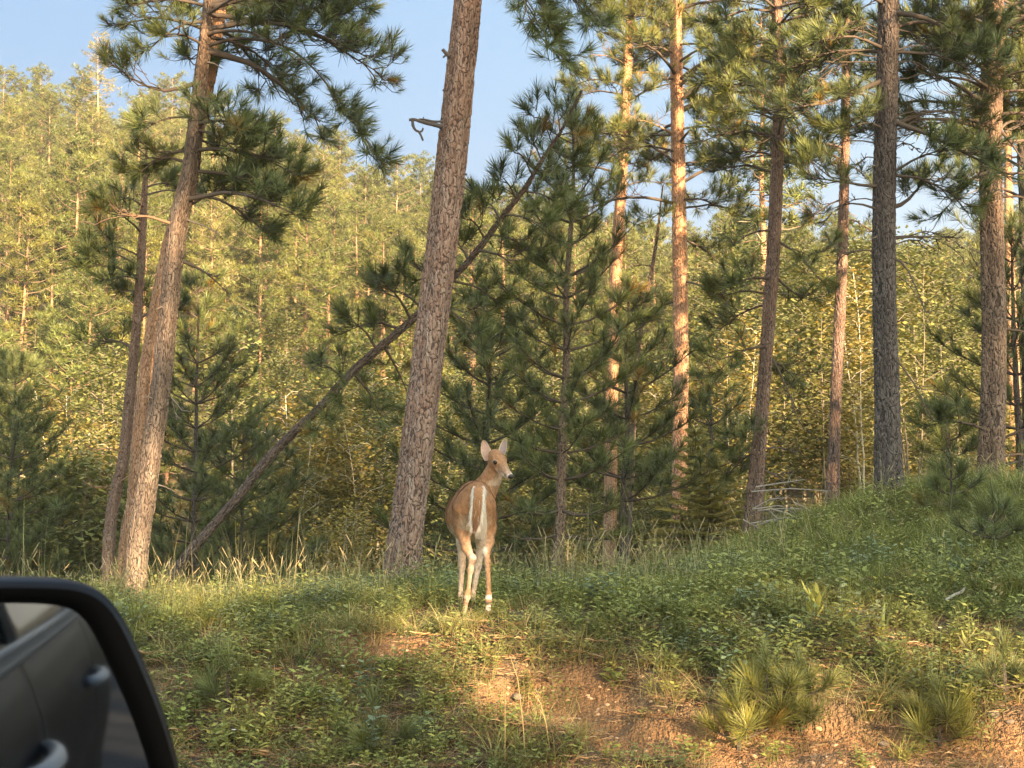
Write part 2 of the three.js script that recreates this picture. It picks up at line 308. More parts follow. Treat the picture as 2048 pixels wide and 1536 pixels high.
// one limb with its side shoots; tufts go into list
function limb(r, start, end, rad, o, list) {
  const g = new Bag(), L = start.distanceTo(end), n = max(6, min(16, Math.round(L / 0.14))), pts = [], rr = [], dir = end.clone().sub(start).normalize();
  const side = V(-dir.z, 0, dir.x).normalize(); if (side.lengthSq() < 0.5) side.set(1, 0, 0);
  const ph = r() * 10, wig = o.wiggle ?? 0.05, sag = (o.sag ?? 0.1) * L;
  for (let i = 0; i < n; i++) {
    const t = i / (n - 1), p = start.clone().lerp(end, t);
    p.y += sag * sin(PI * t) * (o.arch ?? 1) + wig * L * fbm(t * 3.1 + ph, 1.3) * sin(PI * min(1, t * 1.6 + 0.05));
    p.addScaledVector(side, 1.5 * wig * L * fbm(t * 2.7 + ph, 7.9) * min(1, 3 * t));
    pts.push(p); rr.push(max(0.0035, rad * pow(1 - t * 0.88, 0.85)));
  }
  g.tube(pts, rr, rad > 0.018 ? 7 : 5, o.tint || TWIG_D, {});
  const shoots = o.shoots ?? max(2, Math.round(L / 0.15)), from = o.bareTo ?? 0.3, green = o.green ?? 1, ts = o.tuft ?? 0.2;
  for (let k = 0; k < shoots; k++) {
    const t = from + (1 - from) * (k + r()) / shoots, f = t * (n - 1), i = min(n - 2, floor(f)), p = pts[i].clone().lerp(pts[i + 1], f - i), d = pts[i + 1].clone().sub(pts[i]).normalize();
    const s = (k % 2 ? 1 : -1), len = (o.shootLen ?? 0.42) * (0.45 + 0.75 * r()) * (1.15 - 0.55 * t) * min(1.4, 0.55 + 0.5 * L);
    const sd = d.clone().multiplyScalar(0.75 + 0.5 * r()).addScaledVector(side, s * (0.55 + 0.6 * r())).add(V(0, (o.lift ?? 0.25) + 0.7 * (r() - 0.5), 0)).normalize();
    const e = p.clone().addScaledVector(sd, len), mid = p.clone().lerp(e, 0.5).add(V(0, -0.12 * len, 0)).addScaledVector(side, 0.1 * len * (r() - 0.5));
    const sp = [p, p.clone().lerp(mid, 0.6).add(V(0, 0.02 * len, 0)), mid, e]; e.y += 0.1 * len;
    g.tube(sp, [0.008, 0.0065, 0.0055, 0.004], 4, o.tint || TWIG_D, { cap: false });
    const tips = [[e, e.clone().sub(mid)]];
    const twigs = 1 + floor(r() * 2.6);
    for (let w = 0; w < twigs; w++) {
      const a = sp[1 + floor(r() * 2)].clone().lerp(e, 0.5 * r()), td = sd.clone().multiplyScalar(0.7).add(V(r() - 0.5, 0.1 + 0.6 * (r() - 0.4), r() - 0.5).multiplyScalar(1.3)).normalize(), b = a.clone().addScaledVector(td, len * (0.35 + 0.35 * r()));
      const bm = a.clone().lerp(b, 0.55).add(V(0, -0.08 * len, 0));
      g.tube([a, bm, b], [0.005, 0.0042, 0.0035], 3, o.tint || TWIG_D, { cap: false }); tips.push([b, b.clone().sub(bm)]);
    }
    for (const [p2, d2] of tips) if (r() < green) list.push({ m: tuftMatrix(p2.clone().addScaledVector(d2.normalize(), -0.07), d2.add(V(0, 0.35, 0)), ts * (0.6 + 0.75 * r()), r), c: leafTint(r, o.warm) });
  }
  if (green > 0.3) { const d = pts[n - 1].clone().sub(pts[n - 2]); list.push({ m: tuftMatrix(pts[n - 1], d.add(V(0, 0.02, 0)), ts * 1.1, r), c: leafTint(r, o.warm) }); }
  return g;
}

// a pine that stands close: trunk through photograph points [px, py, width px], limbs at given rows
function nearPine(o) {
  const d = o.d, r = rng(o.seed), sc = 1 / pxm(d);
  const raw = o.pts.map(([px, py, w]) => ({ p: at(px, py, d), r: w * sc / 2 })), last = raw[raw.length - 1], first = raw[0];
  // down into the ground, and on above the frame
  const base = first.p.clone().addScaledVector(first.p.clone().sub(raw[1].p).normalize(), 0.05); const gy = H(base.x, base.z);
  const dn = raw[0].p.clone().sub(raw[1].p).normalize(), toG = max(0.05, (first.p.y - gy) / max(0.4, -dn.y));
  const foot = first.p.clone().addScaledVector(dn, toG + 0.12);
  const up = last.p.clone().sub(raw[raw.length - 2].p).normalize().add(V(0, 0.25, 0)).normalize(), more = o.above ?? 5;
  const line = [foot, ...raw.map((a) => a.p)], rad = [first.r * (o.flare ?? 1.3), ...raw.map((a) => a.r)];
  for (let k = 1; k <= 3; k++) { line.push(last.p.clone().addScaledVector(up, more * k / 3)); rad.push(last.r * (1 - 0.3 * k)); }
  const curve = new THREE.CatmullRomCurve3(line, false, 'centripetal'), len = curve.getLength(), n = Math.round(min(420, len / 0.024));
  const cum = [0]; for (let i = 1; i < line.length; i++) cum.push(cum[i - 1] + line[i].distanceTo(line[i - 1]));
  const pts = curve.getSpacedPoints(n), rr = pts.map((_, i) => { const s = i / n * cum[cum.length - 1]; let k = 0; while (k < cum.length - 2 && cum[k + 1] < s) k++; const t = min(1, (s - cum[k]) / (cum[k + 1] - cum[k])); return max(0.012, lerp(rad[k], rad[k + 1], t)); });
  const base0 = foot.clone(); base0.y = H(foot.x, foot.z);
  const T = thing(o.name || 'pine_tree', o.label, 'tree', base0);
  const loc = (v) => v.clone().sub(base0);
  const turns = 2 * PI * rr[floor(n / 3)] / 0.85, bag = new Bag(), ph = r() * 5;
  bag.tube(pts.map(loc), rr, o.seg ?? 40, o.tint ? { r: o.tint[0], g: o.tint[1], b: o.tint[2] } : null, { uMetres: turns < 0.42 ? 0.5 : 1, vScale: 1 / 1.35 * (o.barkScale ?? 1), u0: ph, relief: (u, v, t, a) => (barkAt(u, v) - 0.6) * 0.016 + 0.012 * sin(3 * a + 4 * t) * rr[0] / 0.15 + (t < 0.09 ? 0.03 * max(0, sin(4 * a + ph)) * (0.09 - t) / 0.09 : 0) });
  for (let k = 0; k < bag.count; k++) { // bark turns from grey at the foot to warmer above, with blotches of lichen and fresh scale
    const y = bag.p[3 * k + 1], x = bag.p[3 * k], z = bag.p[3 * k + 2], up = sm(0.5, 8, y), b = fbm(x * 5 + ph, y * 1.3, z * 5, 3), li = sm(0.18, 0.4, fbm(x * 11, y * 5 + ph, z * 11, 3));
    const c = [lerp(0.86, 1.12, up), lerp(0.9, 1.0, up), lerp(0.95, 0.92, up)]; for (let q = 0; q < 3; q++) bag.c[3 * k + q] *= c[q] * (1 + 0.45 * b) * lerp(1, [1.12, 1.22, 1.2][q], li); }
  mesh('trunk', bag.geo(true), M[o.bark || 'barkGrey'], T);
  const list = [];
  const onTrunk = (row) => { let best = 0, bd = 1e9; for (let i = 0; i <= n; i++) { const p = pts[i], y = 768 - FPX * Math.tan(Math.atan2(p.y - EYE, -p.z) - PITCH); if (abs(y - row) < bd) { bd = abs(y - row); best = i; } } return best; };
  for (const [row, ex, ey, dz = 0, opt = {}] of o.limbs || []) {
    const i = onTrunk(row), a = pts[i], e = at(ex, ey, d - dz); const L = a.distanceTo(e);
    const g = limb(r, loc(a), loc(e), opt.rad ?? min(0.5 * rr[i], 0.010 + 0.012 * L), { ...(o.limbOpt || {}), ...opt }, list);
    mesh('branch', g.geo(), M.twig, T);
  }
  for (let k = 0; k < (o.random || 0); k++) {
    const row = lerp(o.rows[0], o.rows[1], (k + r()) / o.random), i = onTrunk(row), a = r() * 2 * PI, L = lerp(o.len[0], o.len[1], r()) * (row < -100 ? 0.9 : 1);
    const e = pts[i].clone().add(V(cos(a) * L, L * lerp(o.rise?.[0] ?? -0.2, o.rise?.[1] ?? 0.35, r()), sin(a) * L));
    const dead = r() < (o.dead ?? 0.1);
    const g = limb(r, loc(pts[i]), loc(e), min(0.5 * rr[i], 0.009 + 0.011 * L), { ...(o.limbOpt || {}), green: dead ? 0 : o.limbOpt?.green ?? 1 }, list);
    mesh('branch', g.geo(), M.twig, T);
  }
  for (let k = 0; k < (o.stubs || 0); k++) {         // dead stubs and snapped twigs
    const i = floor(n * lerp(0.12, 0.8, r())), a = r() * 2 * PI, L = 0.06 + 0.35 * r() * r(), p = pts[i], e = V(p.x + cos(a) * (rr[i] + L), p.y + (r() - 0.6) * L, p.z + sin(a) * (rr[i] + L));
    const g = new Bag(); g.tube([loc(p), loc(p.clone().lerp(e, 0.6)).add(V(0, 0.02, 0)), loc(e)], [0.011, 0.008, 0.004], 5, TWIG_G); mesh('dead_twig', g.geo(), M.twig, T);
  }
  if (list.length) instances('needles', TUFT, M.needle, list, T);
  return T;
}

// a young pine, whorl on whorl; every shoot clothed with needles
function youngPine(o) {
  const tuftGeoUsed = o.tuftGeo || TUFT, d = o.d, r = rng(o.seed), base = o.base || at(o.px, o.py, d); const H0 = o.h, T = thing(o.name || 'young_pine', o.label, o.category || 'tree', base), list = [];
  const leanX = o.lean || 0, top = V(leanX, H0, 0), bend = (t) => V(leanX * t + 0.03 * H0 * fbm(t * 2 + o.seed, 2.2), H0 * t, 0.02 * H0 * fbm(t * 2 + o.seed, 8.2));
  const tp = [], tr = [], n = 30; for (let i = 0; i <= n; i++) { const t = i / n; tp.push(bend(t)); tr.push(max(0.006, (o.trunk ?? 0.06) * pow(1 - t, 0.8) + 0.006)); }
  tp[0].y -= 0.15;
  const tb = new Bag(); tb.tube(tp, tr, 14, o.tint || null, { uMetres: 0.5, vScale: 0.9, relief: (u, v) => (barkAt(u, v) - 0.6) * 0.006 }); mesh('trunk', tb.geo(true), M[o.bark || 'barkDark'], T);
  const ts = o.tuft ?? 0.2, whorl = o.whorl ?? 0.34, from = o.from ?? 0.12;
  const W = Math.round(H0 * (1 - from) / whorl);
  for (let w = 0; w < W; w++) {
    const t = from + (1 - from) * (w + 0.3 * r()) / W, below = 1 - t, reach = min(o.maxReach ?? 1.2, (o.reach ?? 0.3) * H0 * pow(below, 0.75) * (0.75 + 0.45 * r()) + 0.12), k = o.spokes ?? 5, a0 = r() * 6.28, g = new Bag();
    for (let j = 0; j < k; j++) {
      const a = a0 + j / k * 6.28 + 0.5 * (r() - 0.5), L = reach * (0.7 + 0.5 * r()), lift = lerp(0.1, 0.95, t) + 0.2 * (r() - 0.5), s = bend(t), dead = t < (o.deadTo ?? 0.25);
      const pts = [0, 0.35, 0.7, 1].map((u) => V(s.x + cos(a) * L * u, s.y + L * (lift * u * 0.55 + 0.32 * u * u - (dead ? 0.4 * u : 0.12 * u)), s.z + sin(a) * L * u));
      g.tube(pts, [0.012, 0.009, 0.007, 0.004].map((x) => x * min(1.4, 0.5 + L)), 4, o.twig || TWIG_D, { cap: false });
      if (dead && r() < 0.75) continue;
      const m = max(3, Math.round(L / (o.gap ?? 0.085)));
      for (let q = 0; q < m; q++) {
        const u = 0.25 + 0.75 * (q + r()) / m, i = min(2, floor(u * 3)), p = pts[i].clone().lerp(pts[i + 1], u * 3 - i), dd = pts[i + 1].clone().sub(pts[i]).normalize();
        const out = q % 3 === 2 ? 0.15 : 0.9, sd = dd.clone().add(V((r() - 0.5) * 2 * out, 0.25 + (r() - 0.4) * out, (r() - 0.5) * 2 * out)).normalize(), tl = out > 0.5 ? 0.16 * (1.1 - 0.5 * u) * min(1.3, L + 0.3) : 0;
        const e = p.clone().addScaledVector(sd, tl); if (tl) g.tube([p, e], [0.005, 0.003], 3, o.twig || TWIG_D, { cap: false });
        list.push({ m: tuftMatrix(e.addScaledVector(sd, -0.06), sd.add(V(0, 0.3, 0)), ts * (0.8 + 0.4 * r()), r), c: leafTint(r, o.warm ?? 0) });
      }
    }
    mesh('branch', g.geo(), M.twig, T);
  }
  list.push({ m: tuftMatrix(bend(0.97), V(0, 1, 0), ts * 1.3, r), c: leafTint(r, 0.1) });
  instances('needles', tuftGeoUsed, M.needle, list, T);
  return T;
}

// prototypes for the forest farther off: one trunk mesh, one crown mesh
function farPine(name, label, seed, o) {
  const r = rng(seed), T = thing(name, label, 'tree'), h = o.h, tb = new Bag(), cb = new Bag(), pts = [], rr = [], lx = (r() - 0.5) * 0.09 * h, lz = (r() - 0.5) * 0.05 * h, ph = r() * 9;
  const P = (t) => V(lx * t + 0.05 * h * 0.3 * fbm(t * 2 + ph, 1.1), h * t, lz * t + 0.05 * h * 0.3 * fbm(t * 2 + ph, 6.1));
  for (let i = 0; i <= 14; i++) { const t = i / 14; pts.push(P(t)); rr.push(max(0.02, o.r * (1 - 0.9 * t))); } pts[0].y -= 1;
  tb.tube(pts, rr, 8, null, { uMetres: 1, vScale: 0.6 });
  const bare = { r: 0.42, g: 0.32, b: 0.23 };
  for (let k = 0; k < o.deadLimbs; k++) { const t = lerp(0.22, o.from + 0.1, r()), a = r() * 6.28, L = 0.5 + 1.5 * r(), p = P(t), e = p.clone().add(V(cos(a) * L, (r() - 0.45) * L * 0.7, sin(a) * L)), m = p.clone().lerp(e, 0.5).add(V(0, 0.12 * L, 0)); cb.tube([p, m, e], [0.035, 0.025, 0.01], 3, bare, { cap: false }); }
  for (let k = 0; k < o.limbs; k++) {
    const t = lerp(o.from, 0.99, pow((k + r()) / o.limbs, 0.9)), a = k * 2.4 + r(), u = (t - o.from) / (1 - o.from), L = o.reach * (0.35 + 0.65 * pow(sin(PI * min(1, 0.22 + 0.78 * u)), 0.8)) * (0.6 + 0.6 * r()), p = P(t), lift = lerp(-0.05, 0.75, u) + 0.35 * (r() - 0.5);
    const e = p.clone().add(V(cos(a) * L, L * lift, sin(a) * L)), m = p.clone().lerp(e, 0.5).add(V(0, -0.08 * L, 0));
    cb.tube([p, m, e], [0.04, 0.028, 0.012], 3, { r: 0.2, g: 0.14, b: 0.10 }, { cap: false });
    const clumps = 2 + Math.round(o.dense * L), tone = 0.55 + 0.8 * r();
    for (let c = 0; c < clumps; c++) {
      const f = 0.3 + 0.75 * (c + r()) / clumps, q = p.clone().lerp(e, f).add(V((r() - 0.5) * 0.6, (r() - 0.25) * 0.32, (r() - 0.5) * 0.6)), v = tone * (0.75 + 0.5 * r()), y = pow(r(), 2) * 0.4, cr = 0.22 + 0.24 * r();
      for (let s = 0; s < o.spikes; s++) {
        const b = r() * 6.28, el = -0.3 + 1.8 * r(), N = V(cos(b) * cos(el), sin(el), sin(b) * cos(el)), dir = V(r() - 0.5, r() - 0.35, r() - 0.5); dir.addScaledVector(N, 0.4 - dir.dot(N)).normalize();
        const side = V().crossVectors(dir, N).normalize().add(V(r() - 0.5, r() - 0.5, r() - 0.5).multiplyScalar(0.5)).multiplyScalar(o.wid * (0.7 + 0.6 * r())), b0 = q.clone().addScaledVector(N, cr * (0.35 + 0.3 * r())), tip = b0.clone().addScaledVector(dir, cr * (0.6 + 0.6 * r()));
        const w = v * (0.85 + 0.3 * r()), col = { r: o.col[0] * w * (1 + 0.7 * y), g: o.col[1] * w * (1 + 0.3 * y), b: o.col[2] * w };
        cb.flat(b0.clone().sub(side), b0.clone().add(side), tip, col);
      }
    }
  }
  mesh('trunk', tb.geo(true), o.bark || M.barkOrange, T); mesh('crown', cb.geo(), M.needle, T);
  return T;
}
// broad-leaved trees and bushes
function leafy(name, label, seed, o) {
  const r = rng(seed), T = thing(name, label, o.category || 'tree'), tb = new Bag(), cb = new Bag();
  const tips = [];
  for (let s = 0; s < o.stems; s++) {
    const a = r() * 6.28, lean = (o.lean ?? 0.12) * (0.4 + r()), h = o.h * (0.75 + 0.3 * r()), P = (t) => V(cos(a) * lean * h * t + 0.04 * h * fbm(t * 2 + s * 3 + seed, 1.2) + cos(a) * 0.1, h * t, sin(a) * lean * h * t + 0.04 * h * fbm(t * 2 + s * 3 + seed, 5.2) + sin(a) * 0.1);
    const pts = range(0, 1, 0.1).map(P); pts[0].y -= 0.3; tb.tube(pts, pts.map((_, i) => max(0.006, o.r * (1 - 0.09 * i))), 6, o.stem);
    const nb = Math.round(o.branches / o.stems);
    for (let k = 0; k < nb; k++) {
      const t = lerp(o.from ?? 0.2, 1, (k + r()) / nb), p = P(t), b = k * 2.4 + r(), L = o.reach * (0.5 + 0.6 * r()) * (1.15 - 0.8 * t), e = p.clone().add(V(cos(b) * L, L * (0.25 + 0.5 * r()), sin(b) * L)), m = p.clone().lerp(e, 0.5).add(V(0, 0.06, 0));
      tb.tube([p, m, e], [o.r * 0.35, o.r * 0.22, 0.004], 4, o.stem, { cap: false });
      for (let c = 0; c < o.clumps; c++) tips.push([p.clone().lerp(e, 0.3 + 0.8 * r()), 0.8 + 0.4 * r()]);
    }
  }
  for (const [p, v0] of tips) for (let k = 0; k < o.leaves; k++) {
    const c = p.clone().add(V((r() - 0.5), (r() - 0.5) * 0.8, (r() - 0.5)).multiplyScalar(o.puff)), a = r() * 6.28, dip = (r() - 0.5) * 1.3, d = V(cos(a) * cos(dip), sin(dip), sin(a) * cos(dip)), s = V(-sin(a), 0.8 * (r() - 0.5), cos(a)).normalize(), L = o.leaf * (0.7 + 0.6 * r()), w = v0 * (0.8 + 0.4 * r()), y = pow(r(), 3) * 0.5;
    const col = { r: o.col[0] * w * (1 + y), g: o.col[1] * w * (1 + 0.3 * y), b: o.col[2] * w };
    const b0 = c.clone(), t0 = c.clone().addScaledVector(d, L), l = c.clone().addScaledVector(d, L * 0.45).addScaledVector(s, L * 0.33), q = c.clone().addScaledVector(d, L * 0.45).addScaledVector(s, -L * 0.33);
    cb.flat(b0, q, t0, col); cb.flat(b0, t0, l, col);
  }
  mesh('trunk', tb.geo(), M.twig, T); mesh('foliage', cb.geo(), M.leaf, T);
  return T;
}
// a small spruce with flat sprays
function spruce(name, label, seed, o) {
  const r = rng(seed), T = thing(name, label, 'tree'), tb = new Bag(), cb = new Bag(); tb.tube([V(0, -0.2, 0), V(0, o.h * 0.5, 0), V(0, o.h, 0)], [o.h * 0.018, o.h * 0.011, 0.004], 6, TWIG_D);
  for (let w = 0; w < o.whorls; w++) {
    const t = 0.04 + 0.95 * w / o.whorls, n = 7, a0 = r() * 6;
    for (let j = 0; j < n; j++) {
      const a = a0 + j / n * 6.28, L = o.reach * (1 - t) * (0.75 + 0.4 * r()) + 0.06, p = V(0, o.h * t, 0), e = V(cos(a) * L, o.h * t + L * lerp(-0.15, 0.6, t), sin(a) * L); tb.tube([p, e], [0.008, 0.003], 3, TWIG_D, { cap: false });
      const m = max(4, Math.round(L / 0.05));
      for (let k = 0; k < m; k++) for (const s of [-1, 1]) {
        const u = (k + r()) / m, q = p.clone().lerp(e, u), side = V(-sin(a), 0, cos(a)), tip = q.clone().addScaledVector(side, s * L * 0.4 * (1.05 - u)).add(V(cos(a), -0.1, sin(a)).multiplyScalar(0.1)), v = 0.7 + 0.6 * r(), wd = V(cos(a), 0.4 * (r() - 0.5), sin(a)).multiplyScalar(0.018);
        cb.flat(q.clone().sub(wd), q.clone().add(wd), tip, { r: o.col[0] * v, g: o.col[1] * v, b: o.col[2] * v });
        cb.flat(q.clone().sub(V(0, 0.02, 0)), q.clone().add(V(0, 0.02, 0)), tip, { r: o.col[0] * v * 1.3, g: o.col[1] * v * 1.15, b: o.col[2] * v });
      }
    }
  }
  mesh('trunk', tb.geo(), M.twig, T); mesh('foliage', cb.geo(), M.needle, T); return T;
}

// ------------------------------------------------------------------ the trees at the top of the bank
nearPine({ seed: 1, d: 13.2, label: 'big reddish barked pine trunk just left of the deer, leaning right, one crooked dead branch', bark: 'barkRed', seg: 56, flare: 1.3, above: 7,
  pts: [[806, 1168, 75], [813, 1080, 69], [821, 1020, 66], [838, 880, 64], [857, 720, 62], [881, 520, 61], [905, 300, 60], [920, 150, 57], [935, 0, 54]],
  limbs: [
    [-160, 1120, 85, 0.25, { rad: 0.026, shoots: 16, bareTo: 0.45, lift: -0.15, sag: 0.15, tuft: 0.2 }], [-130, 1180, 20, -0.1, { rad: 0.022, shoots: 14, bareTo: 0.5, lift: -0.2, tuft: 0.2 }], [-190, 1060, 40, 0.5, { rad: 0.02, shoots: 11, bareTo: 0.5, lift: -0.1, tuft: 0.2 }]] });
{ // its crooked dead branch and the snags above and below, each seen against the sky
  const T = scene.children.find((c) => c.name === 'pine_tree'), b0 = T.position, g = new Bag(), L = (a, d = 13.05) => at(a[0], a[1], d).sub(b0);
  const run = (px, r0, r1) => { const p = spline(px.map((a) => L(a)), px.length * 3); g.tube(p, p.map((_, i) => lerp(r0, r1, i / (p.length - 1)) * (1 + 0.18 * noise(i * 1.7, r0 * 50))), 8, { r: 0.085, g: 0.07, b: 0.065 }); };  // dark tone put into the wood to show the branch backlit
  run([[884, 254], [872, 250], [858, 247], [842, 243], [828, 239], [818, 240]], 0.024, 0.013); run([[886, 243], [868, 243], [850, 239], [838, 238]], 0.012, 0.007); run([[825, 240], [826, 251], [831, 260], [838, 264], [842, 271], [846, 281]], 0.014, 0.009); run([[838, 264], [844, 262], [846, 256]], 0.01, 0.008); run([[847, 239], [847, 234]], 0.007, 0.004);
  mesh('dead_branch', g.geo(), M.twig, T);
  const snag = (px, r) => { const s = new Bag(); s.tube(px.map((a) => L(a)), px.map((_, i) => r * (1 - 0.4 * i / px.length)), 5, { r: 0.11, g: 0.08, b: 0.065 }); mesh('snag', s.geo(), M.twig, T); };
  snag([[899, 113], [893, 108], [885, 99]], 0.022); snag([[897, 108], [890, 112], [886, 115]], 0.012); snag([[889, 182], [886, 179]], 0.014); snag([[926, 348], [934, 349]], 0.012); snag([[924, 371], [936, 378]], 0.014); snag([[922, 388], [932, 389]], 0.01);
}
const LO = { tuft: 0.2, shootLen: 0.45 };
nearPine({ seed: 2, d: 13.6, label: 'front grey barked pine of the leaning pair, with long drooping right limb', bark: 'barkGrey', seg: 36, flare: 1.2, above: 6, barkScale: 1.0,
  pts: [[268, 1195, 44], [282, 1050, 42], [290, 1010, 40], [304, 900, 39], [323, 760, 38], [335, 640, 37], [349, 500, 37], [362, 420, 36], [379, 350, 34], [389, 260, 31], [398, 180, 28], [408, 90, 25], [417, 0, 22]],
  limbOpt: LO, stubs: 10, random: 12, rows: [110, -160], len: [0.8, 1.6], dead: 0,
  limbs: [[100, 640, 245, -0.3, { sag: 0.12, rad: 0.04, bareTo: 0.35, lift: -0.1 }], [95, 740, 290, 0.1, { sag: 0.25, bareTo: 0.7, rad: 0.02, lift: -0.1 }], [60, 735, 115, 0.5, { shoots: 15 }], [30, 765, 150, -0.5, { shoots: 15 }], [15, 690, 45, 0.4, { shoots: 13 }], [5, 600, 60, -0.2], [70, 560, 95, 0.6], [-30, 720, 10, 0.2, { shoots: 13 }], [-60, 640, 20, -0.6],
    [165, 225, 128, 0.3, { sag: -0.2, rad: 0.024, bareTo: 0.35, lift: 0.35 }], [60, 240, 50, -0.3], [15, 255, 15, 0.3], [95, 330, 70, 0.5], [40, 300, 95, 0.4], [-40, 310, -10, -0.4], [190, 450, 250, 0.5],
    [235, 300, 250, 0.2], [300, 285, 345, -0.4, { shoots: 9 }], [250, 500, 265, 0.5, { shoots: 10 }], [300, 590, 350, 0.3, { shoots: 12 }], [340, 560, 400, -0.2, { shoots: 11 }], [330, 290, 330, -0.4], [400, 590, 430, 0.5, { shoots: 10 }], [420, 480, 380, -0.4, { shoots: 9 }], [280, 470, 330, -0.5, { shoots: 9 }], [380, 540, 470, -0.3, { shoots: 9 }], [260, 470, 300, 0.2],
    [450, 215, 438, 0.2, { green: 0.25, tint: TWIG_O, rad: 0.018 }], [515, 455, 585, -0.2, { green: 0, shoots: 3, rad: 0.02 }], [740, 352, 840, -0.1, { green: 0, tint: TWIG_G, shoots: 4, rad: 0.012 }], [968, 352, 985, -0.2, { green: 0, tint: TWIG_G, shoots: 0, rad: 0.009 }]] });
nearPine({ seed: 3, d: 14.6, label: 'slim orange barked pine trunk tight behind the grey leaning trunk, crossing it upward', bark: 'barkOrange', seg: 32, flare: 1.15, above: 5, barkScale: 1.1,
  pts: [[242, 1200, 27], [258, 1050, 27], [267, 1010, 28], [278, 880, 28], [290, 760, 29], [318, 590, 28], [340, 480, 27], [374, 350, 27], [402, 230, 25], [430, 100, 24], [441, 0, 21]],
  limbOpt: LO, limbs: [[60, 560, 20, -0.6], [-40, 600, -30, -0.8], [20, 520, 60, -1.0], [-80, 330, -60, -0.8]] });
nearPine({ seed: 4, d: 17.5, flare: 1.1, label: 'short visible pine trunk left of the leaning pair, lit pinkish, with bare twigs', bark: 'barkRed', seg: 28, above: 0.9, barkScale: 1.5,
  pts: [[214, 1180, 24], [221, 1050, 24], [232, 980, 23], [246, 920, 22], [258, 800, 21], [268, 700, 19], [279, 560, 17], [287, 420, 14]], limbOpt: { tuft: 0.24, shootLen: 0.45 },
  limbs: [[905, 200, 900, 0.3, { green: 0, tint: TWIG_O }], [985, 190, 975, 0.2, { green: 0, tint: TWIG_O, shoots: 3 }], [970, 280, 950, 0.2, { green: 0, tint: TWIG_O, shoots: 3 }], [700, 200, 690, -0.5], [640, 350, 620, -0.6], [560, 220, 560, 0.4]], random: 9, rows: [600, 350], len: [0.4, 0.8] });
nearPine({ seed: 5, name: 'leaning_pine', d: 15.2, label: 'thin pine leaning steeply to the right behind the big trunk, bare below and green above', bark: 'barkDark', tint: [1.15, 1.0, 0.92], seg: 28, above: 0.5, flare: 1.05, barkScale: 1.2,
  pts: [[326, 1180, 18.5], [372, 1115, 19.2], [430, 1048, 18.5], [480, 990, 18.5], [530, 925, 17.8], [580, 872, 17.0], [640, 815, 16.3], [700, 748, 16.3], [765, 690, 15.5], [830, 634, 14.8], [890, 572, 13.3], [945, 512, 12.6], [1000, 440, 11.1], [1050, 375, 9.6], [1090, 310, 7.4], [1122, 262, 5.2]],
  limbOpt: { tuft: 0.22, shootLen: 0.4, green: 1, bareTo: 0.15 },
  limbs: [[760, 640, 730, 0.4], [745, 760, 830, -0.3], [720, 640, 850, 0.3], [700, 700, 640, 0.4], [690, 820, 800, -0.5], [660, 700, 660, -0.5], [640, 760, 560, 0.5], [620, 780, 580, -0.3], [600, 960, 690, 0.4], [590, 820, 520, 0.2], [560, 1010, 620, -0.4], [540, 840, 560, 0.5], [520, 900, 480, -0.4], [500, 1060, 560, 0.4], [480, 930, 430, 0.3], [470, 1080, 520, -0.4], [440, 960, 400, -0.5], [430, 1100, 470, 0.4], [400, 1000, 350, 0.3], [380, 1130, 420, -0.3], [350, 1030, 300, 0.4], [340, 1130, 370, 0.4], [320, 1050, 260, -0.3], [300, 1150, 330, -0.3], [290, 1070, 220, 0.2], [275, 1150, 270, 0.2], [265, 1110, 200, 0.1]] });
// the young pine right of the deer, the dim ones behind it
youngPine({ seed: 6, d: 16.2, px: 1100, base: V(at(1100, 1105, 16.2).x, H(at(1100, 1105, 16.2).x, -16.2), -16.2), h: 5.72, lean: 0.34, trunk: 0.062, reach: 0.235, maxReach: 0.76, gap: 0.105, spokes: 4, whorl: 0.3, deadTo: 0.22, tuft: 0.23, bark: 'barkGrey', label: 'tall young pine with bluish green crown standing alone right of the deer' });
for (const [px, row, d, h, reach, label, o] of [
  [962, 1120, 18.5, 3.7, 0.36, 'dark young pine directly behind the deer head', { lean: 0.1 }],
  [1246, 1085, 18.0, 3.35, 0.36, 'dark bushy young pine with bare lower trunk, right of the tall young pine', { from: 0.3, lean: 0.05 }],
  [1425, 1070, 25.0, 3.4, 0.34, 'dim young pine between the lit orange trunk and the next trunk', {}],
  [1900, 1010, 18.5, 1.4, 0.42, 'spreading young pine between the two thick right trunks', { from: 0.3 }],
  [2040, 1010, 18.5, 3.5, 0.34, 'dark young pine at the right edge of the view', {}],
  [480, 1180, 25.0, 3.2, 0.4, 'broad shaded young pine under the leaning trunk', { maxReach: 1.35 }],
  [385, 1170, 23.0, 5.3, 0.28, 'shaded young pine rising just right of the leaning pair', { maxReach: 1.5 }],
  [20, 1180, 27.0, 4.9, 0.34, 'dark dense young pine at the left edge above the mirror', { maxReach: 1.9 }],
  [120, 1170, 31.0, 3.0, 0.4, 'low shaded young pine right of the dense one at the left edge', { maxReach: 1.6 }],
]) {
  const p = at(px, row, d); youngPine({ seed: 100 + px, d, base: V(p.x, H(p.x, p.z) , p.z), h: h + (p.y - H(p.x, p.z)) * 0.8, reach, trunk: 0.05, tuft: 0.23 + 0.004 * (d - 16), maxReach: 1.15, gap: 0.1, whorl: 0.36, label, deadTo: 0.15, ...o });
}
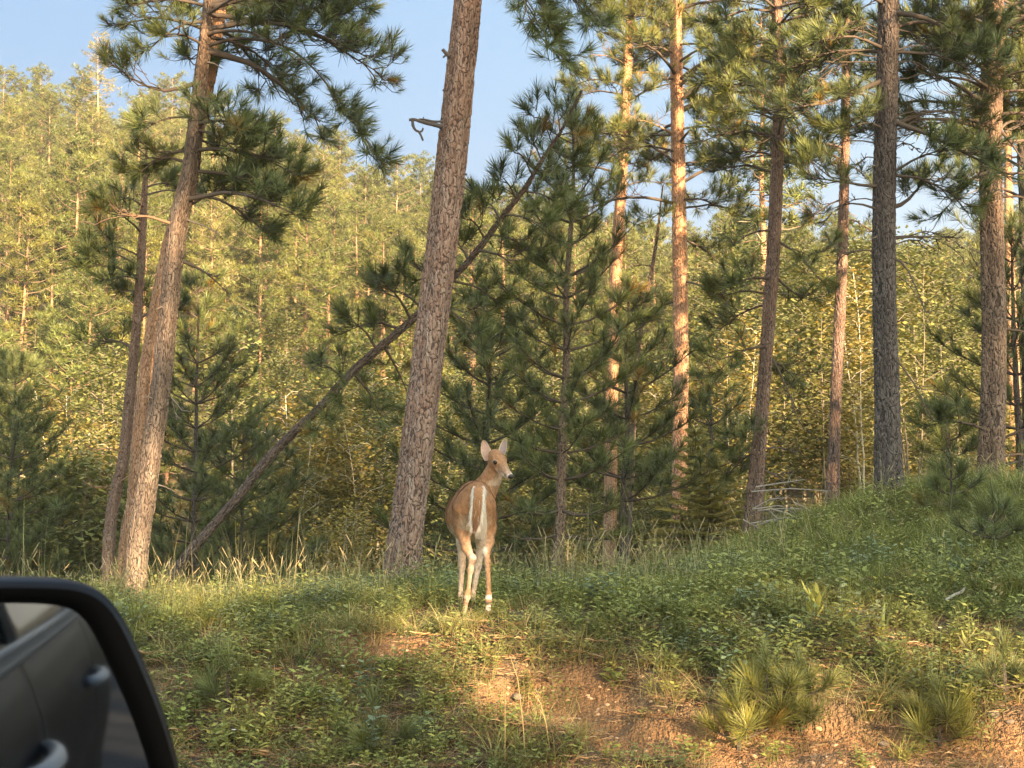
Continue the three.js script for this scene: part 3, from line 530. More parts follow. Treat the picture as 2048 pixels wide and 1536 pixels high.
nearPine({ seed: 7, d: 22.5, label: 'bright orange sunlit pine trunk right of the tall young pine', bark: 'barkOrange', seg: 32, above: 7, flare: 1.1, stubs: 6,
  pts: [[1360, 1010, 31], [1361, 900, 30], [1363, 740, 30], [1360, 500, 29], [1356, 300, 27], [1353, 150, 25], [1350, 0, 23]], limbOpt: { tuft: 0.23, shootLen: 0.5, warm: 0.25 },
  limbs: [[25, 1440, 5, 0.3], [90, 1450, 110, 0.5], [130, 1440, 190, -0.3], [260, 1470, 270, 0.4, { shoots: 10 }], [330, 1450, 340, -0.4], [110, 1290, 95, 0.4], [60, 1245, 30, -0.3], [160, 1280, 190, 0.6], [275, 1250, 240, 0.3, { green: 0.1, tint: TWIG_O, shoots: 10 }], [300, 1290, 330, -0.5], [400, 1450, 420, 0.5], [420, 1290, 450, 0.5], [560, 1440, 600, 0.5], [600, 1290, 640, -0.6], [480, 1440, 530, -0.5]], random: 32, rows: [430, -120], len: [0.8, 2.0], dead: 0.12 });
nearPine({ seed: 8, d: 28, label: 'slender reddish pine trunk behind the young pine crown, left of the bright orange one', bark: 'barkOrange', seg: 24, above: 7,
  pts: [[1222, 1000, 26], [1224, 800, 25], [1228, 640, 24], [1236, 470, 22], [1245, 330, 21], [1255, 120, 19], [1262, 0, 17]], limbOpt: { tuft: 0.26, shootLen: 0.5, warm: 0.25 },
  limbs: [[130, 1180, 110, 0.3, { green: 0.15, tint: TWIG_O }], [100, 1330, 105, 0.4, { green: 0.4, tint: TWIG_O }], [60, 1205, 20, -0.3], [50, 1310, 40, 0.3], [330, 1180, 330, -0.4], [300, 1310, 290, 0.4]], random: 24, rows: [420, -120], len: [0.9, 2.2], dead: 0.25 });
nearPine({ seed: 9, d: 17.4, label: 'pine trunk with dark and orange patches, grey brush at its foot', bark: 'barkRed', seg: 36, above: 6, flare: 1.35, stubs: 9,
  pts: [[1508, 1075, 36], [1511, 1000, 33], [1520, 880, 28], [1530, 760, 26], [1540, 620, 26], [1548, 500, 26], [1555, 330, 24], [1560, 170, 22], [1553, 0, 19]], limbOpt: { ...LO, tuft: 0.22, warm: 0.1 },
  limbs: [[15, 1690, 15, 0.2], [25, 1440, 40, 0.4], [110, 1640, 165, -0.4], [80, 1450, 100, -0.4], [170, 1460, 180, 0.4], [275, 1400, 285, 0.3, { green: 0.5 }], [300, 1640, 330, 0.5], [350, 1440, 340, -0.5], [460, 1465, 490, 0.2, { green: 0.3, shoots: 5 }], [480, 1640, 560, 0.3, { green: 0.5 }], [560, 1440, 590, 0.5], [545, 1620, 600, -0.3, { green: 0.6, sag: -0.1, rad: 0.02 }], [590, 1430, 600, 0.1, { green: 0.2 }], [610, 1440, 660, -0.4], [700, 1600, 850, 0.2, { green: 0, shoots: 5, rad: 0.018 }], [690, 1440, 740, 0.5], [720, 1590, 760, -0.5], [850, 1470, 890, 0.3], [900, 1450, 960, -0.4], [900, 1590, 905, -0.2, { green: 0.1, shoots: 3 }], [935, 1590, 985, 0.2, { green: 0, shoots: 2 }]], random: 24, rows: [330, -150], len: [0.6, 1.3], dead: 0.15 });
nearPine({ seed: 10, d: 20.5, label: 'slim crooked pine trunk left of the darkest thick trunk', bark: 'barkRed', seg: 28, above: 6, flare: 1.2, stubs: 8,
  pts: [[1666, 985, 24], [1670, 880, 22], [1674, 760, 22], [1682, 600, 22], [1686, 480, 21], [1690, 330, 18], [1692, 150, 17], [1696, 0, 15]], limbOpt: { tuft: 0.22, shootLen: 0.45 },
  limbs: [[20, 1615, 15, 0.4], [60, 1765, 80, -0.3], [110, 1620, 120, -0.4], [150, 1750, 170, 0.3], [250, 1625, 290, 0.4], [330, 1745, 370, 0.3], [400, 1620, 440, -0.3], [440, 1750, 470, -0.3], [480, 1610, 540, 0.5]], random: 22, rows: [330, -120], len: [0.6, 1.3], dead: 0.2 });
const LI = { tuft: 0.2, shootLen: 0.5, bareTo: 0.35 };
nearPine({ seed: 11, d: 15.0, label: 'darkest thick pine trunk on the right, with long bare dark limbs both sides', bark: 'barkDark', tint: [0.85, 0.82, 0.82], seg: 48, above: 6, flare: 1.15, stubs: 16,
  pts: [[1781, 985, 54], [1778, 900, 50], [1776, 780, 49], [1772, 640, 47], [1770, 500, 46], [1771, 350, 45], [1775, 180, 43], [1778, 0, 41]], limbOpt: LI,
  limbs: [[155, 1528, 220, 0.35, { sag: -0.06, rad: 0.03, shoots: 11 }], [105, 1585, 135, -0.3, { shoots: 9, bareTo: 0.45 }], [100, 1640, 80, 0.4], [200, 1690, 185, 0.2, { bareTo: 0.5 }], [370, 1620, 352, 0.3, { shoots: 9, sag: -0.02 }], [430, 1658, 420, 0.1, { green: 0, shoots: 2, sag: 0.15 }], [260, 1700, 255, 0.4],
    [20, 1980, 125, 0.4, { rad: 0.034, shoots: 10 }], [55, 1965, 75, -0.3, { shoots: 9 }], [105, 1960, 150, 0.3, { shoots: 9 }], [235, 2010, 350, 0.35, { rad: 0.032, shoots: 12, sag: 0.03 }], [262, 1960, 250, -0.3, { shoots: 8, sag: 0.16 }], [345, 1935, 410, 0.2, { shoots: 9 }], [415, 1850, 358, -0.3, { rad: 0.034, bareTo: 0.5, shoots: 5, sag: -0.15 }], [358, 1900, 300, 0.4], [478, 1920, 476, 0.1, { green: 0.1, shoots: 3, rad: 0.016, sag: 0.03 }], [520, 1850, 620, 0.2, { green: 0, shoots: 2, sag: 0.3 }], [700, 1860, 830, 0.15, { green: 0.1, shoots: 3, rad: 0.014 }], [550, 1845, 610, 0.3, { green: 0, shoots: 1, rad: 0.01, sag: 0.2 }], [655, 1825, 640, 0.1, { green: 0, shoots: 0, rad: 0.014 }],
    [10, 1610, -20, 0.5], [-60, 1900, -10, 0.5], [-80, 1640, -40, -0.4], [-20, 1900, 40, -0.5]], random: 10, rows: [-20, -260], len: [0.8, 1.6], rise: [-0.2, 0.2], dead: 0.1 });
{ // its many fine dead twigs
  const T = scene.children.filter((c) => /^pine_tree/.test(c.name)).pop(), r = rng(313); for (let k = 0; k < 20; k++) { const row = 40 + 480 * r(), px = 1772, s = r() < 0.35 ? -1 : 1, a = at(px + s * 18, row, 15), e = at(px + s * (60 + 130 * r()), row + 30 + 60 * (r() - 0.5), 15 + 0.8 * (r() - 0.5)), g = limb(r, a.sub(T.position), e.sub(T.position), 0.009, { green: 0, sag: 0.18, wiggle: 0.12, shoots: 5, shootLen: 0.3, lift: -0.15 }, []); mesh('dead_twig', g.geo(), M.twig, T); }
}
nearPine({ seed: 12, d: 16.2, label: 'thick pine trunk near the right edge, pale bark lit in patches', bark: 'barkGrey', tint: [1.12, 1.05, 1.0], seg: 44, above: 6, flare: 1.25, stubs: 14,
  pts: [[1984, 995, 54], [1985, 900, 50], [1989, 780, 48], [1990, 640, 47], [1987, 500, 46], [1984, 330, 44], [1985, 170, 42], [1988, 0, 38]], limbOpt: { ...LI, tuft: 0.21 },
  limbs: [[180, 1830, 165, 0.3, { shoots: 9 }], [245, 1815, 270, -0.3, { shoots: 9, bareTo: 0.5 }], [60, 1870, 20, 0.5], [120, 1880, 100, -0.4], [40, 2110, 40, 0.3], [155, 2110, 150, 0.4], [190, 2100, 200, -0.4], [232, 2080, 235, 0.3, { green: 0.2, rad: 0.03 }], [250, 2050, 330, 0.2, { green: 0.2, rad: 0.026 }], [395, 2110, 420, 0.3], [300, 2110, 290, -0.4], [350, 2120, 370, 0.3], [340, 1890, 420, 0.4], [530, 1945, 500, 0.1, { green: 0, shoots: 1, tint: TWIG_G }], [660, 2110, 690, 0.2], [870, 1860, 850, 0.3, { shoots: 8, bareTo: 0.25 }], [890, 2120, 850, 0.3], [920, 2110, 930, -0.3], [945, 1950, 944, 0.1, { green: 0, shoots: 0, tint: TWIG_G, rad: 0.008 }]], random: 30, rows: [300, -200], len: [0.8, 1.8], dead: 0.1 });
nearPine({ seed: 13, d: 19.5, label: 'pine just beyond the right edge, its limbs and slim trunk reaching into view', bark: 'barkDark', seg: 20, above: 5, pts: [[2062, 1000, 30], [2058, 700, 26], [2052, 450, 24], [2046, 250, 22], [2050, 0, 20]], limbOpt: { tuft: 0.22, shootLen: 0.5 }, random: 26, rows: [760, -300], len: [0.7, 1.5], dead: 0.35 });
nearPine({ seed: 14, name: 'dead_sapling', d: 24, label: 'thin dead grey sapling slanting behind the bushy young pine', bark: 'barkGrey', seg: 12, above: 0.6, pts: [[1262, 1000, 9], [1272, 760, 9], [1284, 640, 8], [1298, 570, 8], [1310, 500, 7], [1318, 440, 5]], limbOpt: { tuft: 0.2 }, random: 6, rows: [740, 460], len: [0.2, 0.6], dead: 1 });

// ------------------------------------------------------------------ the wooded hillside and the bushes below it
const FC = [0.086, 0.099, 0.022];
const HILL_LABEL = 'slender sunlit pine, one of many covering the far hillside', HILL_GROUP = 'pines of the far hillside';
const protoO = [
  { h: 17, r: 0.2, from: 0.38, limbs: 50, reach: 2.2, dense: 2.8, spikes: 30, wid: 0.028, deadLimbs: 7, col: FC },
  { h: 15, r: 0.18, from: 0.32, limbs: 52, reach: 2.0, dense: 2.8, spikes: 30, wid: 0.028, deadLimbs: 6, col: [0.095, 0.102, 0.022] },
  { h: 19, r: 0.23, from: 0.52, limbs: 44, reach: 2.4, dense: 2.8, spikes: 30, wid: 0.029, deadLimbs: 10, col: [0.07, 0.087, 0.021] },
  { h: 13, r: 0.16, from: 0.18, limbs: 54, reach: 1.9, dense: 2.8, spikes: 30, wid: 0.027, deadLimbs: 3, col: [0.083, 0.10, 0.021] },
  { h: 16, r: 0.19, from: 0.5, limbs: 28, reach: 2.1, dense: 1.9, spikes: 24, wid: 0.025, deadLimbs: 18, col: [0.12, 0.118, 0.04] },
  { h: 11, r: 0.13, from: 0.08, limbs: 56, reach: 2.1, dense: 2.8, spikes: 30, wid: 0.027, deadLimbs: 0, col: [0.074, 0.097, 0.024] },
];
const protos = protoO.map((o, i) => { const t = farPine('hill_pine', HILL_LABEL, 300 + i * 7, o); t.userData.group = HILL_GROUP; return t; });
const usedProto = protos.map(() => false);
function hillPine(x, z, k, s, turn, label, group) {
  const p = V(x, H(x, z), z);
  if (!usedProto[k]) { usedProto[k] = true; const t = protos[k]; t.position.copy(p); t.rotation.y = turn; t.scale.set(s, s, s); if (label) { t.userData.label = label; delete t.userData.group; if (group) t.userData.group = group; } return t; }
  return copyOf(protos[k], p, turn, [s, s, s], label || HILL_LABEL, label ? group : HILL_GROUP);
}
{ // scattered, denser below; those that show largest are trees of their own
  const r = rng(4242), spots = [];
  for (let ring = 46; ring < 168; ring += 2.6 + ring * 0.007) for (let a = -0.43; a < 0.43; ) {
    a += (2.2 + 1.5 * r()) / ring; const d = ring + 2.4 * (r() - 0.5), x = a * d;
    if (r() < 0.08 + (d > 145 && a > 0 ? 0.25 : 0)) continue;
    const low = d < 60; const k = low ? (r() < 0.6 ? 5 : floor(r() * 4)) : r() < 0.08 ? 5 : r() < 0.1 ? 4 : floor(r() * 4);
    spots.push([x, -d, k, lerp(0.5, 0.78, sm(55, 140, d)) * (0.78 + 0.4 * r()), r() * 6.28]);
  }
  spots.sort((p, q) => q[1] - p[1]);
  const near = spots.slice(0, 292), far = spots.slice(292);
  for (const s of near) hillPine(...s);
  // the rest, on the ridge, read as one wood
  const wood = new THREE.Group(); wood.name = 'distant_wood'; wood.userData = { label: 'sunlit pine wood along the ridge of the far hill', category: 'wood', kind: 'stuff' }; scene.add(wood);
  protos.forEach((t, k) => {
    const list = far.filter((s) => s[2] === k).map(([x, z, , s, turn]) => ({ m: new THREE.Matrix4().compose(V(x, H(x, z), z), q0.setFromAxisAngle(UP, turn).clone(), V(s, s, s)) }));
    if (list.length) for (const part of t.children) instances(part.name, part.geometry, part.material, list, wood);
  });
  console.log('hill', near.length, far.length);
}
// slim bare-legged pines that stand out lower on the slope
for (const [px, row, d, k, s, label] of [[140, 815, 62, 2, 0.62, 'tall pine with long bare pinkish trunk, low on the hillside at far left'], [520, 790, 66, 2, 0.6, 'bare-trunked hillside pine left of the leaning pine, tallest of a loose row'], [588, 750, 72, 2, 0.55, 'thin hillside pine second in the loose row left of the big trunk'], [662, 735, 76, 2, 0.55, 'hillside pine with two-toned bare trunk nearest the big trunk'], [430, 800, 58, 4, 0.6, 'curved thin-trunked hillside pine just right of the leaning pair'], [725, 660, 88, 2, 0.6, 'small reddish hillside trunk beside the big trunk'], [198, 330, 128, 4, 0.85, 'sparse grey-limbed pine standing above the ridge at left']]) {
  const p = at(px, row, d), x = p.x, z = -d; const t = hillPine(x, z, k, s, px, label); t.position.y = max(H(x, z), p.y - 1.5) - 0.2;
}

const bushKinds = [
  leafy('aspen_sapling', 'sunlit', 501, { h: 4.2, stems: 3, r: 0.022, branches: 36, reach: 0.95, clumps: 4, leaves: 14, puff: 0.6, leaf: 0.12, from: 0.1, col: [0.19, 0.2, 0.05], stem: { r: 0.2, g: 0.17, b: 0.13 } }),
  leafy('leafy_bush', 'sunlit', 502, { h: 2.4, stems: 6, r: 0.018, branches: 48, reach: 0.8, clumps: 4, leaves: 12, puff: 0.5, leaf: 0.11, from: 0.05, lean: 0.35, col: [0.2, 0.195, 0.047], stem: { r: 0.22, g: 0.17, b: 0.12 }, category: 'bush' }),
  leafy('aspen_tree', 'sunlit', 503, { h: 7.5, stems: 1, r: 0.06, branches: 46, reach: 1.6, clumps: 6, leaves: 18, puff: 0.8, leaf: 0.13, from: 0.12, lean: 0.05, col: [0.155, 0.185, 0.05], stem: { r: 0.2, g: 0.18, b: 0.14 } }),
  leafy('birch_tree', 'sunlit', 504, { h: 4.4, stems: 2, r: 0.02, branches: 40, reach: 1.0, clumps: 5, leaves: 16, puff: 0.6, leaf: 0.1, from: 0.14, lean: 0.16, col: [0.27, 0.235, 0.05], stem: { r: 0.6, g: 0.55, b: 0.46 } }),
];
const bushUsed = bushKinds.map(() => 0);
function bush(k, px, row, d, s, label, group, turn) {
  const p = at(px, row, d), q = V(p.x, min(H(p.x, p.z), p.y + 2), p.z); const t = bushKinds[k];
  q.y = H(p.x, p.z);
  if (!bushUsed[k]++) { t.position.copy(q); t.rotation.y = turn || 0; t.scale.set(s, s, s); t.userData = { label, category: t.userData.category }; if (group) t.userData.group = group; return t; }
  return copyOf(t, q, turn || 0, [s, s, s], label, group);
}
bush(3, 640, 1090, 27, 0.82, 'yellow-leaved birch with two white stems, left of the big trunk', null, 0.4);
bush(3, 700, 1080, 29, 0.78, 'slim yellow birch with one pale stem close to the big trunk', null, 2.2);
bush(3, 1730, 1000, 27, 1.0, 'birch with slanting white stem beside the darkest thick trunk', null, 4.1);
[[560, 1080, 33, 1.35], [625, 1080, 35, 1.5], [745, 1080, 34, 1.3], [690, 1060, 38, 1.6]].forEach(([px, row, d, q], i) => bush(3, px, row, d, q, ['yellow birch under the leaning pine, farthest left of the row beside the big trunk', 'yellow birch under the leaning pine, second from left in its row', 'yellow birch nearest the big trunk on its left side', 'tallest yellow birch, set back between the leaning pine and the big trunk'][i], 'yellow birches left of the big trunk', i * 2));
[[110, 1080, 34, 1.3], [175, 1060, 37, 1.5], [240, 1060, 33, 1.2]].forEach(([px, row, d, q], i) => bush(3, px, row, d, q, ['yellow birch above the mirror, leftmost of three', 'tallest yellow birch above the mirror, middle of three', 'yellow birch just left of the leaning trunk pair'][i], 'yellow birches at far left', i * 2 + 1));
[[1395, 1040, 26, 0.85], [1455, 1040, 28, 1.0], [1330, 1040, 31, 1.1]].forEach(([px, row, d, q], i) => bush(3, px, row, d, q, ['yellow birch close on the right of the bright orange trunk', 'yellow birch midway between the bright orange trunk and the patchy trunk', 'yellow birch set back left of the bright orange trunk'][i], 'yellow birches by the bright orange trunk', i * 2 + 3));
bush(0, 600, 1060, 33, 1.0, 'sunlit aspen thicket sapling above the leaning pine, left of the birches', null, 1);
bush(0, 190, 1110, 36, 1.1, 'yellow-green sapling lit strongly, left of the leaning pair', null, 2);
bush(0, 110, 1010, 40, 1.15, 'yellow-green sapling low on the slope at far left', null, 3);
bush(2, 1610, 1000, 40, 0.95, 'tall sunlit aspen between the two slim right trunks', null, 0);
bush(2, 1720, 1000, 44, 1.05, 'tall sunlit aspen seen left of the darkest thick trunk', null, 2);
bush(2, 1860, 1000, 38, 0.95, 'sunlit aspen between the two thick right trunks', null, 4);
bush(2, 1930, 1000, 33, 0.75, 'deep green aspen close left of the right-edge trunk', null, 5);
bush(1, 1430, 1060, 24, 0.8, 'low bush with sunlit yellow leaves right of the bright orange trunk', null, 1);
bush(1, 1330, 1060, 27, 0.9, 'low leafy bush left of the bright orange trunk foot', null, 3);
{ const r = rng(99), G = 'sunlit bushes and saplings below the hillside', Lb = ['yellow-green sapling in the sunlit thicket below the hillside', 'leafy bush in the sunlit thicket below the hillside', 'slim aspen in the sunlit thicket below the hillside'];
  for (let i = 0; i < 170; i++) { const d = 27 + 26 * pow(r(), 0.8), px = -80 + 2230 * r(), k = r() < 0.45 ? 0 : r() < 0.6 ? 1 : 2; if (d < 30 && px > 850 && px < 1250) continue; bush(k, px, 1050, d, (k === 2 ? 0.6 : 0.85) + 0.45 * r(), Lb[k], G + (k === 0 ? ', saplings' : k === 1 ? ', bushes' : ', aspens'), r() * 6.28); } }
// a second rank of tall pines closes the view between the right-hand trunks
[[2030, 31, 2, 0.72, 'pine crown filling the top right corner'], [1530, 43, 2, 0.78, 'bare-stemmed pine behind the patchy trunk']].forEach(([px, d, k, s, label]) => { const p = at(px, 900, d); hillPine(p.x, p.z, k, s, px, label); });
const sp = spruce('young_spruce', 'young spruce with sunlit yellowish sprays, at the foot of the bright orange trunk', 610, { h: 1.9, reach: 0.95, whorls: 15, col: [0.21, 0.205, 0.055] });
bush(1, 1372, 1040, 21.4, 0.62, 'sunlit bush hiding the foot of the bright orange trunk', null, 5);
{ const p = at(1420, 1075, 20.5); sp.position.set(p.x, H(p.x, p.z) - 0.1, p.z); sp.scale.set(1.15, 1.0, 1.15);
  const p2 = at(1392, 980, 21.2); copyOf(sp, V(p2.x, H(p2.x, p2.z), p2.z), 2, [0.9, 1.25, 0.9], 'taller young spruce half hiding the bright orange trunk'); }

// unseen pines behind the car, placed to keep the low sun off the bank
{ const r = rng(707), G = 'unseen pines across the road behind the car', Lb = 'tall pine out of view behind the car, placed to shade the bank';
  // tall ones with bare trunks let the light slip in low under their crowns; lower ones close the wood beside them
  const kinds = [[21, 0.705, 2.2, 38], [21, 0.745, 1.1, 42], [20, 0.76, 1.15, 38], [14.4, 0.12, 1.15, 74], [21, 0.5, 0.72, 34]].map(([h, from, reach, limbs], i) => { const t = farPine('unseen_roadside_pine', Lb, 900 + i, { h, r: 0.2, from, limbs, reach, dense: 3.2, spikes: 26, wid: 0.045, deadLimbs: i === 3 ? 0 : 8, col: FC }); t.userData.group = G; return t; }), used = [0, 0, 0, 0, 0];
  const kx = SUN.x / SUN.z;
  // u counts along the belt as the low sun sees it
  const put = (u, z, k, s) => { const x = u + z * kx, p = V(x, H(x, z), z), turn = r() * 6.28; if (!used[k]++) { kinds[k].position.copy(p); kinds[k].rotation.y = turn; kinds[k].scale.setScalar(s); return; } copyOf(kinds[k], p, turn, [s, s, s], Lb, G); };
  for (const z of [44, 47.5, 51]) {
    for (const u of [-7, -4.6, -2.2, 0.4, 20.5, 23]) put(u + 0.9 * (r() - 0.5), z + r() - 0.5, 0, 0.95 + 0.1 * r());
    for (const u of [5.3, 5.9, 7.3, 8.3, 9.1, 11.75, 12.2]) put(u + 0.35 * (r() - 0.5), z + 1.5 * (r() - 0.5), 1 + floor(2 * r()), 0.97 + 0.09 * r());
  }
  put(10.3, 44, 1, 0.86); put(10.2, 48, 2, 0.9); put(15.5, 45, 1, 1); put(13.72, 45, 4, 0.93); put(15.15, 47, 4, 1); put(14.9, 51, 4, 1); put(3.45, 40.4, 3, 0.94);
  for (let u = -7; u < 3.0; u += 1.05) put(u + 0.3 * (r() - 0.5), 40 + 1.4 * (r() - 0.5), 3, 0.96 + 0.08 * r());
  for (let u = 8.7; u < 12.7; u += 1.05) put(u + 0.3 * (r() - 0.5), 40 + 1.4 * (r() - 0.5), 3, 1.04 + 0.08 * r());
  for (let u = 20; u < 26; u += 1.6) put(u + 0.3 * (r() - 0.5), 40 + 1.4 * (r() - 0.5), 3, 1.0 + 0.1 * r());
}

// ------------------------------------------------------------------ what grows on the bank
function bladeClump(seed, n, len, wid, spread, c0, c1, bend, heads) {
  const r = rng(seed), g = new Bag();
  for (let i = 0; i < n; i++) {
    const a = r() * 6.28, L = len * (0.45 + 0.65 * r()), out = spread * (0.3 + 0.9 * r()), bx = (r() - 0.5) * 0.10, bz = (r() - 0.5) * 0.10, b = bend * (0.4 + 0.9 * r()), w = wid * (0.7 + 0.6 * r()), sx = -sin(a) * w / 2, sz = cos(a) * w / 2, v = 0.7 + 0.6 * r(), k = r();
    const c = [0, 1, 2].map((q) => lerp(c0[q], c1[q], k) * v), ids = [], steps = 4;
    for (let s = 0; s <= steps; s++) {
      const t = s / steps, reach = L * (out * t + b * t * t), y = L * t * (1 - 0.35 * b * t), x = bx + cos(a) * reach, z = bz + sin(a) * reach, ww = s === steps ? 0 : 1 - 0.5 * t;
      const nx = -cos(a) * 0.6, nz = -sin(a) * 0.6;
      if (s === steps) ids.push(g.vert(x, y, z, nx, 0.8, nz, c[0] * 1.1, c[1] * 1.1, c[2])); else ids.push(g.vert(x - sx * ww, y, z - sz * ww, nx, 0.8, nz, ...c), g.vert(x + sx * ww, y, z + sz * ww, nx, 0.8, nz, ...c));
    }
    for (let s = 0; s < steps - 1; s++) { const q = ids[2 * s]; g.tri(q, q + 1, q + 3); g.tri(q, q + 3, q + 2); }
    g.tri(ids[2 * steps - 2], ids[2 * steps - 1], ids[2 * steps]);
    if (heads && r() < heads) {                    // a seed head round the end of the stalk
      const reach = L * (out + b), tip = V(bx + cos(a) * reach, L * (1 - 0.35 * b), bz + sin(a) * reach), rch = L * (out * 0.82 + b * 0.67), low = V(bx + cos(a) * rch, L * 0.82 * (1 - 0.35 * b * 0.82), bz + sin(a) * rch), hc = { r: 0.32 * v, g: 0.28 * v, b: 0.17 * v };
      g.tube([low, low.clone().lerp(tip, 0.35), low.clone().lerp(tip, 0.8), tip], [0.001, 0.0026, 0.0022, 0.0006], 5, hc, { cap: false });
    }
  }
  return g.geo();
}
function leafPatch(seed, stems, h, perStem, leaf, ratio, col, col2, droop, spread) {
  const r = rng(seed), g = new Bag();
  for (let s = 0; s < stems; s++) {
    const a0 = r() * 6.28, R0 = spread * sqrt(r()), bx = cos(a0) * R0, bz = sin(a0) * R0, lean = 0.35 * (r() - 0.5), L = h * (0.5 + 0.7 * r()), ph = r() * 6.28, top = V(bx + lean * L, L, bz + 0.35 * (r() - 0.5) * L);
    g.tube([V(bx, -0.02, bz), top], [0.0025, 0.0015], 3, { r: col[0] * 0.8, g: col[1] * 0.8, b: col[2] * 0.8 }, { cap: false });
    for (let k = 0; k < perStem; k++) {
      const t = 0.25 + 0.75 * (k + 0.5) / perStem, p = V(bx, 0, bz).lerp(top, t), a = ph + k * 2.4 + 0.5 * r(), up = (1 - droop) * 0.6 - 0.5 * r() * droop, d = V(cos(a) * cos(up), sin(up), sin(a) * cos(up)), sd = V(-sin(a), 0.5 * (r() - 0.5), cos(a)).normalize(), LL = leaf * (0.6 + 0.65 * r()), W = LL * ratio, v = 0.7 + 0.6 * r(), m = r(), c = { r: lerp(col[0], col2[0], m) * v, g: lerp(col[1], col2[1], m) * v, b: lerp(col[2], col2[2], m) * v };
      const b = p.clone().addScaledVector(d, LL * 0.12), mid = b.clone().addScaledVector(d, LL * 0.5), tip = b.clone().addScaledVector(d, LL); tip.y -= LL * droop * 0.5; mid.y -= LL * 0.05;
      const l = mid.clone().addScaledVector(sd, W / 2), q = mid.clone().addScaledVector(sd, -W / 2); l.y += W * 0.15; q.y += W * 0.15;
      const l0 = b.clone().lerp(mid, 0.5).addScaledVector(sd, W * 0.42), q0 = b.clone().lerp(mid, 0.5).addScaledVector(sd, -W * 0.42);
      g.flat(b, mid, l0, c); g.flat(l0, mid, l, c); g.flat(l, mid, tip, c); g.flat(b, q0, mid, c); g.flat(q0, q, mid, c); g.flat(q, tip, mid, c);
    }
  }
  return g.geo();
}
function litterPatch(seed, n, cols) {
  const r = rng(seed), g = new Bag();
  for (let i = 0; i < n; i++) {
    const x = (r() - 0.5) * 0.32, z = (r() - 0.5) * 0.32, a = r() * 6.28, L = 0.03 + 0.12 * r() * r(), y = 0.004 + 0.022 * r(), w = 0.0018 + 0.0025 * r(), c0 = cols[floor(r() * cols.length)], v = 0.7 + 0.7 * r(), c = { r: c0[0] * v, g: c0[1] * v, b: c0[2] * v };
    g.tube([V(x, y, z), V(x + cos(a) * L / 2, y + 0.014 * (r() - 0.2), z + sin(a) * L / 2), V(x + cos(a + 0.5 * (r() - 0.5)) * L, y + 0.02 * (r() - 0.4), z + sin(a) * L)], [w, w, w * 0.6], 3, c, { cap: false });
  }
  return g.geo();
}
const GREEN = [0.175, 0.225, 0.06], LIME = [0.28, 0.295, 0.085], BLUE = [0.15, 0.205, 0.10], STRAWC = [0.44, 0.35, 0.18];
const inView = (x, d, m = 0.35) => abs(x) < 0.375 * d + m;
const bareSpot = (x, z) => dirtAt(x, z);
function scatter(seed, perM2, x0, x1, d0, d1, accept) {
  const r = rng(seed), out = [], n = Math.round(perM2 * (x1 - x0) * (d1 - d0));
  for (let i = 0; i < n; i++) { const x = lerp(x0, x1, r()), d = lerp(d0, d1, r()); if (!inView(x, d)) continue; const a = accept(x, d, r); if (!a) continue; const s = a === true ? 1 : a; const q = new THREE.Quaternion().setFromEuler(new THREE.Euler((r() - 0.5) * 0.35, r() * 6.28, (r() - 0.5) * 0.35)), k = s * (0.75 + 0.55 * r()), v = 0.75 + 0.5 * r(), y = 0.3 * pow(r(), 2); out.push({ m: new THREE.Matrix4().compose(V(x, H(x, -d) - 0.008, -d), q, V(k, k * (0.85 + 0.3 * r()), k)), c: rgb(v * (1 + y), v * (1 + 0.4 * y), v * (1 - 0.2 * y)) }); }
  return out;
}
const crest = (x, d) => sm(9.5, 10.2, qOf(x, d) + 0.5 * fbm(x * 1.1, d * 1.1, 2.2, 3));
const nearDeerFeet = (x, d) => hypot((x + 0.2) / 0.55, (d - 9.95) / 0.5) < 1;
function field(name, label, category, geo, mat, lists) { const l = lists.flat(); if (!l.length) return; const im = instances(name, geo, mat, l, scene); im.userData.label = label; im.userData.category = category; console.log(name, l.length); }
const patch = (x, d, f, s, lo, hi) => sm(lo, hi, fbm(x * f, d * f, s, 3));
field('grass', 'short green grass over the bank and its crest', 'grass', bladeClump(21, 22, 0.19, 0.005, 0.4, GREEN, LIME, 0.75), M.grass, [
  scatter(1, 105, -6, 8, 8.0, 19, (x, d, r) => { const c = crest(x, d), k = bareSpot(x, -d); if (r() < k * 1.15) return 0; const p = lerp(0.08 + 0.25 * patch(x, d, 1.2, 4.4, -0.1, 0.3), lerp(0.35, 0.95, patch(x, d, 0.8, 7.7, -0.3, 0.15)), c); if (r() > p) return 0; return nearDeerFeet(x, d) ? 0.55 : lerp(0.6, lerp(0.65, 1.05, r()), c); })]);
field('tall_grass', 'taller fresh grass tufts rising from the bank', 'grass', bladeClump(22, 20, 0.38, 0.0055, 0.34, GREEN, LIME, 0.85), M.grass, [
  scatter(2, 44, -6, 8, 8.6, 18, (x, d, r) => r() < crest(x, d) * (0.22 + 0.78 * patch(x, d, 0.8, 6.1, -0.1, 0.25)) * (0.7 + 0.3 * sm(1.0, 2.5, x)) && !nearDeerFeet(x, d) && bareSpot(x, -d) < 0.4 ? lerp(0.6, 1.0, 0.5 * sm(-0.8, -3.5, x) + sm(2.5, 5, x)) : 0)]);
field('rim_grass', 'rough grass hanging over the rim of the bare earth', 'grass', bladeClump(26, 26, 0.24, 0.0045, 0.55, STRAWC, GREEN, 1.1), M.grass, [
  scatter(15, 130, -1.6, 4, 8.3, 10.2, (x, d, r) => { const k = bareSpot(x, -d), up = bareSpot(x, -d + 0.16); return k < 0.45 && up > 0.35 && r() < 0.8 ? 0.9 : 0; })]);
